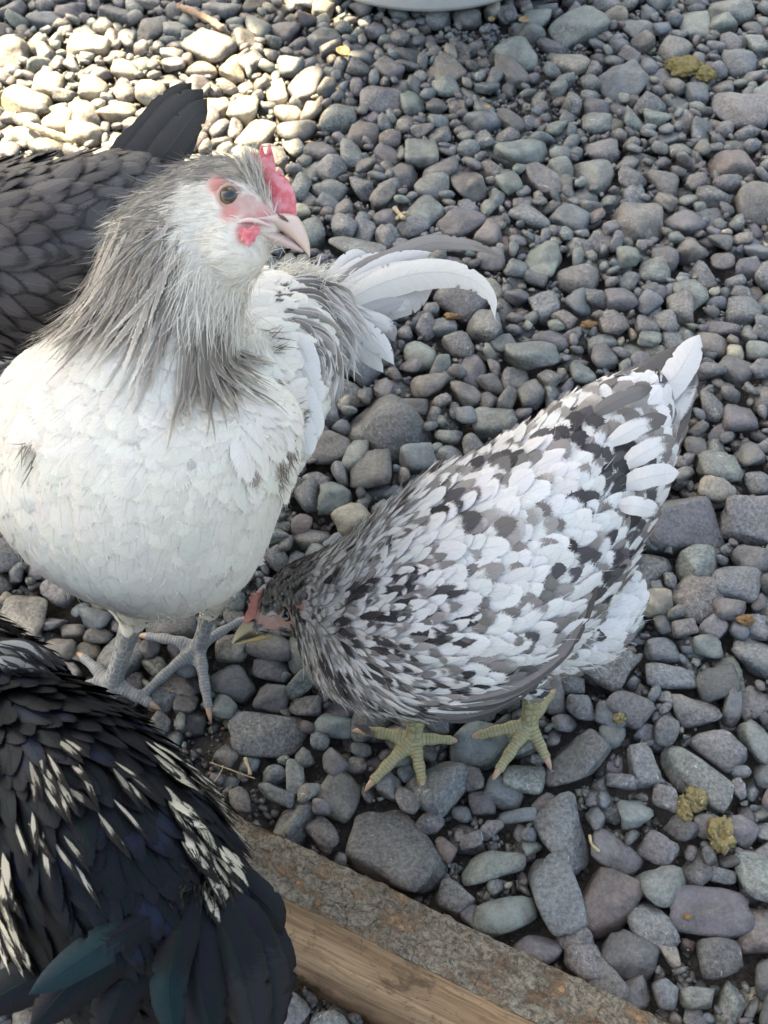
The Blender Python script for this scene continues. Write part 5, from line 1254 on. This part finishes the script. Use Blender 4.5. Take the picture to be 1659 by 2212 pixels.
# ================================================================== 4  BLACK ROOSTER in front
def black_rooster():
    root = empty('rooster', tuple(P(180, 1900, 0))); b = Body()
    b.pairs([(-130, 1490, 30, 1410, .50, .032), (-120, 1560, 130, 1450, .485, .046), (-130, 1660, 270, 1520, .470, .060), (-120, 1770, 390, 1620, .458, .072), (-90, 1880, 480, 1740, .452, .077), (-30, 1990, 545, 1860, .452, .073),
             (60, 2090, 585, 1980, .456, .062), (160, 2180, 600, 2090, .462, .046), (260, 2250, 590, 2190, .468, .026)], [1, 2, 2, 3, 3, 3, 3, 4, 4], n=36, shrink=.006)
    b.tube([T(-60, 1560, .49), T(-130, 1460, .478), T(-200, 1370, .462), T(-250, 1310, .450)], [.048, .036, .026, .020], None, n=14)
    hc = T(-270, 1280, .445); b.sphere(hc, .019)
    Cc = catmull([T(-270, 1280, .445), T(-200, 1370, .462), T(-110, 1460, .478), T(-20, 1520, .485)], 12); b.ax += list(Cc); b.axT += list(norm(np.gradient(Cc, axis=0))); b.axid += [1] * 12
    c0 = np.array(root.location)
    g1, g2 = c0 + C3(.02, .0, .010), c0 + C3(-.06, .03, .010)
    cl = leg(b, T(250, 1800, .50), g1 + C3(.015, .0, .06), g1, [g1 + C3(-.05, .02, 0), g1 + C3(-.03, .045, 0), g1 + C3(.0, .05, 0)], .0050, g1 + C3(.03, -.02, 0))
    cl += leg(b, T(100, 1750, .50), g2 + C3(.015, .0, .06), g2, [g2 + C3(-.05, .02, 0), g2 + C3(-.03, .045, 0), g2 + C3(.0, .05, 0)], .0050, g2 + C3(.03, -.02, 0))
    b.build(.0019, 4); pt = Paint(b)
    for x, y, r in ((320, 1575, 20), (350, 1610, 26), (385, 1650, 30), (350, 1680, 30), (410, 1700, 28), (440, 1740, 26), (400, 1800, 38), (430, 1860, 34), (470, 1880, 30), (370, 1760, 26), (455, 1960, 30), (500, 2010, 30), (530, 2040, 22), (480, 1800, 20),
                    (430, 1930, 26), (400, 1840, 24), (330, 1640, 20), (300, 1560, 16), (420, 1660, 16)): pt.add(x, y, r, 'lace')
    for x, y, r in ((110, 1660, 30), (140, 1720, 26), (100, 1700, 26), (170, 1690, 22), (260, 1700, 20), (80, 1790, 24), (140, 1840, 22), (270, 1760, 16), (220, 1800, 16), (200, 1900, 18), (150, 1640, 16)): pt.add(x, y, r, 'lace2')
    for x, y, r in ((30, 1920, 28), (40, 1970, 30), (50, 2020, 28), (60, 2060, 22), (20, 1990, 24), (30, 1880, 20)): pt.add(x, y, r, 'lace')
    finish_body(b, root, lambda Q: np.tile(C3(.012, .012, .014), (len(Q), 1)), (.2, .2, .17), (.1, .1, .08)); legm = b.mask
    kl = KDTree(len(b.P)); [kl.insert(Vector(p), i) for i, p in enumerate(b.P)]; kl.balance()
    def sp(Q, Nn):
        I = flow(b, Q, Nn)[1]; x, y, _ = pix(Q); base = np.array([.004, .0036, .0056, .0052, .0056])[I]; base[np.array([legm[kl.find(Vector(q))[1]] > .5 for q in Q])] = 0
        base[(pt.weight(Q, 'lace', .3) + pt.weight(Q, 'lace2', .4) > .3) & (base > 0)] = .0030; return base
    Q, Nn = scatter(b, 26000, sp); D, I = flow(b, Q, Nn, .14); n = len(Q); x_, y_, _ = pix(Q)
    bk_ = C3(.0065, .0065, .0080); cr = C3(.52, .49, .40); la = pick(np.clip(pt.weight(Q, 'lace', .3), 0, .9)); l2 = pick(np.clip(pt.weight(Q, 'lace2', .4), 0, .85)) & ~la
    ca = colvar(bk_, n, .3); cb = ca * .9; fp = np.tile([.9, .2, .3], (n, 1))
    ca[la] = colvar(cr, la.sum(), .25); cb[la] = bk_; fp[la, 0] = rng.uniform(.50, .80, la.sum()); fp[la, 1] = .9; fp[la, 2] = 1.7
    ca[l2] = colvar((.34, .325, .28), l2.sum(), .4); cb[l2] = bk_; fp[l2, 0] = .52; fp[l2, 1] = 1; fp[l2, 2] = 1.2
    blu = pick(np.full(n, .16)) & ~la & ~l2; ca[blu] = C3(.010, .012, .026); fp[blu] = [.75, .8, .3]
    nk = I == 1; st_ = pick(np.full(n, .75)) & nk; ca[st_] = colvar((.42, .42, .40), st_.sum(), .3); cb[st_] = bk_; fp[st_] = [.45, 1, .9]
    L = np.where(la | l2, .0175, np.where(nk, .026, .024)); W = np.where(la, .0031, np.where(l2, .0017, np.where(nk, .0022, .0049))); bl = np.where(la | l2 | nk, .25, .7)
    wing = (x_ > 300) & (I >= 3)
    for nm, mk in (('wing', wing & ~la), ('saddle_feathers', la | l2), ('neck_feathers', nk), ('back_feathers', ~wing & ~la & ~l2 & ~nk)):
        o = group_feathers(b, nm, Q[mk], Nn[mk], D[mk], L[mk], W[mk], bl[mk], ca[mk], cb[mk], fp[mk], M_BLACK if nm in ('wing', 'back_feathers') else M_FEA, root, lift=.0048, base=.0004 if nm not in ('saddle_feathers',) else .0042, fray=.14 if nm != 'saddle_feathers' else .4)
    # striped hackle falling over the shoulder
    for k in range(34):
        y0 = 1395 + random.uniform(-16, 40); x0 = random.uniform(-60, 10); x1 = x0 + random.uniform(70, 160)
        t0 = .440 + random.uniform(-.004, .004)
        quill('hackle_feather', tpath([(x0, y0, t0), ((x0 + x1) / 2, y0 + 14 + random.uniform(-5, 8), t0), (x1, y0 + 46 + random.uniform(-8, 18), t0 + .003)]), .0022, colvar((.38, .38, .37), 1, .3)[0], np.array([.03, .03, .032]), [.55, 1, .9], M_FEA, root, .2, splits=2, nv=18, nu=7)
    K1, K2 = C3(.0065, .0065, .008), C3(.014, .0135, .015); K3 = C3(.008, .021, .026)  # K3: teal sheen painted into the base colour of the tail quills
    for pth, hw, c_ in (([(430, 1910, .395), (350, 1965, .385), (240, 2030, .372), (60, 2150, .362)], 40, K3), ([(415, 1920, .398), (300, 2010, .388), (180, 2100, .378), (60, 2230, .370)], 60, K1), ([(400, 1930, .402), (330, 2050, .392), (260, 2150, .384), (210, 2280, .378)], 58, K1),
                        ([(420, 1930, .392), (385, 2040, .382), (365, 2130, .374), (380, 2250, .368)], 40, K3 * .6), ([(430, 1930, .398), (430, 2050, .389), (440, 2150, .382), (470, 2280, .376)], 52, K1), ([(445, 1920, .402), (500, 2030, .394), (530, 2130, .388), (560, 2270, .384)], 58, K2),
                        ([(330, 1990, .410), (200, 2060, .402), (60, 2120, .396), (-80, 2200, .392)], 56, K1), ([(450, 1915, .406), (530, 2000, .400), (575, 2100, .398), (600, 2240, .396)], 50, K2)):
        q = quill('tail_feather', tpath(pth), hw * .385 / FPX, K1 if c_[1] > .0125 else c_, c_ * 1.1, [.55, .0, .5], M_BLACK, root, .7, splits=3, nv=44, camber=.5)
    for pth, hw in (([(440, 1830, .440), (520, 1905, .432), (580, 1960, .430), (612, 2022, .434)], 36), ([(450, 1880, .446), (530, 1960, .438), (590, 2060, .438), (618, 2190, .444)], 44), ([(420, 1900, .45), (520, 2010, .441), (575, 2120, .440), (600, 2260, .446)], 44)):
        quill('wing_feather', tpath(pth), hw * .44 / FPX, K2 * .9, K1, [.85, .6, .3], M_BLACK, root, .7, splits=2, nv=40, camber=.35)
    q0 = np.array([T(400 + rng.normal(0, 42), 1925 + rng.normal(0, 20), .398 + rng.normal(0, .006)) for _ in range(260)]); c_ = T(410, 1890, .43)
    link('tail_down', strands('tail_down', q0, norm(norm(q0 - c_) + rng.normal(0, .30, (260, 3)) + C3(-.1, -.9, 0)), rng.uniform(.003, .007, 260), rng.uniform(.0003, .0006, 260), colvar((.018, .016, .015), 260, .3), .3, 6, .5), M_FEA, root)
    simple_head(b, root, hc, (-.6, .6, 0), .019)
    for c, d, r in cl: link('claw', claw_mesh(c, d, r, .010), M_CLAW, root)
    return root

def parent_keep(root):
    """children were built in world coordinates: keep them there under the root"""
    for o in bpy.data.objects:
        if o.parent == root: o.location = Vector(o.location) - Vector(root.location)
BIRDS = globals().get('BIRDS_ONLY') or ('cockerel', 'pullet', 'hen', 'black')
import time as _t
for nm, fn, lab in (('cockerel', cockerel, 'tall white rooster with grey neck feathers, red comb and pink beak standing over the gravel'),
                    ('pullet', pullet, 'speckled white and grey young hen pecking down at the gravel on yellow feet'),
                    ('hen', hen, 'dark slate grey hen at the left edge, tail raised against the sunlit stones'),
                    ('black', black_rooster, 'glossy black rooster with cream laced saddle feathers, seen from behind at lower left')):
    if nm not in BIRDS: continue
    t0 = _t.time(); r_ = fn(); bpy.context.view_layer.update(); parent_keep(r_)
    tag(r_, lab, 'rooster' if 'rooster' in r_.name else 'hen'); print(nm, 'built in', round(_t.time() - t0, 1))
# ================================================================== DROPPINGS, STICKS, STRAW
def lump_material(name, a, b_, c_):
    s = NT(name); geo = s.t.nodes.new('ShaderNodeNewGeometry').outputs['Position']
    n = s.noise(geo, 230, 6, .7, .6); c = s.mix(s.ramp(n, .32, .55), a, b_); c = s.mix(s.ramp(s.noise(geo, 420, 4, .7), .58, .68), c, c_)
    s.set(s.b, 'Base Color', c); s.set(s.b, 'Roughness', .75); s.set(s.b, 'Normal', s.bump(n, .8, .002)); return s.m
M_DROP = lump_material('dropping', (.040, .030, .014), (.24, .195, .085), (.42, .37, .22))
M_SMEAR = lump_material('smear', (.05, .042, .012), (.17, .14, .045), (.34, .31, .20))
M_STRAW = lump_material('straw', (.38, .30, .16), (.50, .42, .27), (.6, .52, .36))
M_BARK = lump_material('twig_bark', (.20, .13, .09), (.36, .26, .19), (.45, .36, .28))
def top_z(x, y):
    i = int((x - GX0) / RES); j = int((y - GY0) / RES)
    return float(HM[max(0, j - 3):j + 4, max(0, i - 3):i + 4].max())
def lump(name, px, py, rx, ry, rz, mat, label, cat, seed, hollow=0.0, group=None):
    V, F = ICO[4]; c = P(px, py, .006); t = (c - np.array([0, 0, H])) @ FW; c[2] = top_z(c[0], c[1]) + rz * .1 * t / FPX
    X = []
    for v in V:
        n = 1 + mnoise.noise(Vector(v * 1.7 + np.array([seed, 0, 0]))) * .45 + mnoise.noise(Vector(v * 4.5 + np.array([seed, 3, 0]))) * .30 + mnoise.noise(Vector(v * 11 + np.array([seed, 3, 7]))) * .14
        q = v * n; 
        if hollow and v[2] > 0: q = q * np.array([1, 1, 1 - hollow * math.exp(-((v[0] / .45) ** 2 + (v[1] / .55) ** 2))])
        X.append(q)
    X = np.array(X) * np.array([rx, ry, rz]) * t / FPX
    o = link(name, mesh(name, X, F), mat); o.location = c; tag(o, label, cat, group); return o
lump('dropping', 1555, 1806, 27, 33, 24, M_DROP, 'hollow yellow brown dropping stuck on a stone at lower right', 'dropping', 1.0, 1.1)
lump('dropping', 1477, 1752, 14, 30, 16, M_DROP, 'thin pale yellow crumbly dropping wedged upper left of the hollow one', 'dropping', 5.0)
lump('dropping', 1503, 1728, 24, 26, 14, M_DROP, 'dark brown crusty dropping beside the thin pale yellow one', 'dropping', 9.0)
lump('dropping', 1478, 150, 40, 34, 9, M_SMEAR, 'olive yellow dropping smeared over stones near the upper right corner', 'dropping', 12.0)
lump('dropping', 1520, 165, 22, 26, 8, M_SMEAR, 'smaller olive smear just right of the large olive dropping', 'dropping', 15.0)
def stick(name, pts, r, mat, label, cat, group=None):
    pp = []
    for x, y in pts:
        c = P(x, y, .006); c[2] = top_z(c[0], c[1]) + r * .8; pp.append(c)
    z = np.mean([p[2] for p in pp]); pp = [np.array([p[0], p[1], z * .6 + p[2] * .4]) for p in pp]
    b = Body(); n = len(pp); b.tube(pp, [r * random.uniform(.8, 1.15) for _ in range(n)], n=30, seg=10)
    V = np.concatenate(b.V); V = V + np.array([[mnoise.noise(Vector(v * 200)) * r * .3] * 3 for v in V])
    o = link(name, mesh(name, V, [np.concatenate(b.F4), np.concatenate(b.F3)]), mat); tag(o, label, cat, group); return o
stick('twig', [(385, 25), (420, 42), (455, 60), (482, 78)], .0040, M_BARK, 'short brown twig lying among dark stones near the top edge', 'twig')
stick('twig', [(62, 285), (95, 300), (130, 312), (165, 322)], .0034, M_STRAW, 'straw coloured stick in the sunlit gravel above the grey hen', 'twig')
for i, (pts, r, lab) in enumerate((
    ([(1272, 1808), (1276, 1826), (1292, 1842)], .0009, 'curved white feather stem between two grey stones at lower right'),
    ([(530, 1640), (538, 1660), (541, 1674)], .0012, 'short yellow straw piece standing in dark grit below the cockerel'),
    ([(455, 1648), (500, 1664), (550, 1683)], .0003, 'thin pale straw thread on the dark grit beside the black rooster'),
    ([(462, 1690), (478, 1666), (482, 1655)], .0003, 'short pale thread crossing the grit near the black rooster'),
    ([(852, 455), (862, 466), (872, 478)], .0020, 'small yellow leaf scrap in the gravel right of the cockerel beak'),
    ([(856, 478), (868, 468), (880, 464)], .0016, 'second yellow leaf scrap crossing the first one near the beak'))):
    stick('straw', pts, r, M_STRAW, lab, 'straw', None)
# curled dry leaf flakes
def leaf(px, py, r, label, col_mat, ang):
    c = P(px, py, .006); c[2] = top_z(c[0], c[1]) + .0015; t = (c - np.array([0, 0, H])) @ FW; s_ = r * .8 * t / FPX; V = []; n = 9
    for i in range(n):
        for j in range(n):
            u, v = i / (n - 1) * 2 - 1, j / (n - 1) * 2 - 1; k = math.sqrt(max(0, 1 - u * u)) * (1 + .9 * mnoise.noise(Vector((u * 4, v * 4, px))))
            x, y = u * 1.3, v * k; z = .6 * (x * x * .5 + y * y) + .2 * mnoise.noise(Vector((x * 3, y * 3, px)))
            V.append((s_ * (x * math.cos(ang) - y * math.sin(ang)), s_ * (x * math.sin(ang) + y * math.cos(ang)), s_ * z))
    q = np.arange(n * n).reshape(n, n); F = np.stack([q[:-1, :-1], q[1:, :-1], q[1:, 1:], q[:-1, 1:]], -1).reshape(-1, 4)
    o = link('dry_leaf', mesh('dry_leaf', V, F), col_mat); o.location = c; so_ = o.modifiers.new('s', 'SOLIDIFY'); so_.thickness = .0004; tag(o, label, 'leaf'); return o
M_LEAF = lump_material('dry_leaf', (.17, .10, .045), (.36, .26, .13), (.45, .36, .22))
leaf(1130, 62, 12, 'small yellow dry leaf on grit right below the white tub', M_LEAF, .4)
leaf(1062, 38, 9, 'tiny ochre leaf flake just under the white tub', M_LEAF, 1.4)
leaf(742, 128, 18, 'crumpled orange brown leaf in the small sunlit spot near the top', M_LEAF, 2.0)
leaf(1050, 250, 7, 'tiny pale leaf chip beside the gritty patch', M_LEAF, 1.8)
M_RUST = lump_material('rust_stain', (.08, .04, .018), (.22, .13, .055), (.34, .25, .14))
lump('dropping', 975, 688, 15, 9, 5, M_RUST, 'orange brown crumbs between stones below the curved white tail', 'dropping', 21.0)
lump('dropping', 1272, 702, 16, 9, 5, M_RUST, 'rusty crumb patch between stones right of the mottled white stone', 'dropping', 24.0)
lump('dropping', 1608, 1345, 20, 12, 5, M_RUST, 'ochre crumbs on stones near the right edge, level with the pullet wing', 'dropping', 27.0)
lump('dropping', 1480, 1985, 9, 6, 5, M_RUST, 'small brown crumb on the broad purplish slab at lower right', 'dropping', 30.0)
lump('dropping', 1336, 1556, 12, 12, 8, M_DROP, 'small pale brown crumbly dropping right of the pullet rear foot', 'dropping', 33.0)
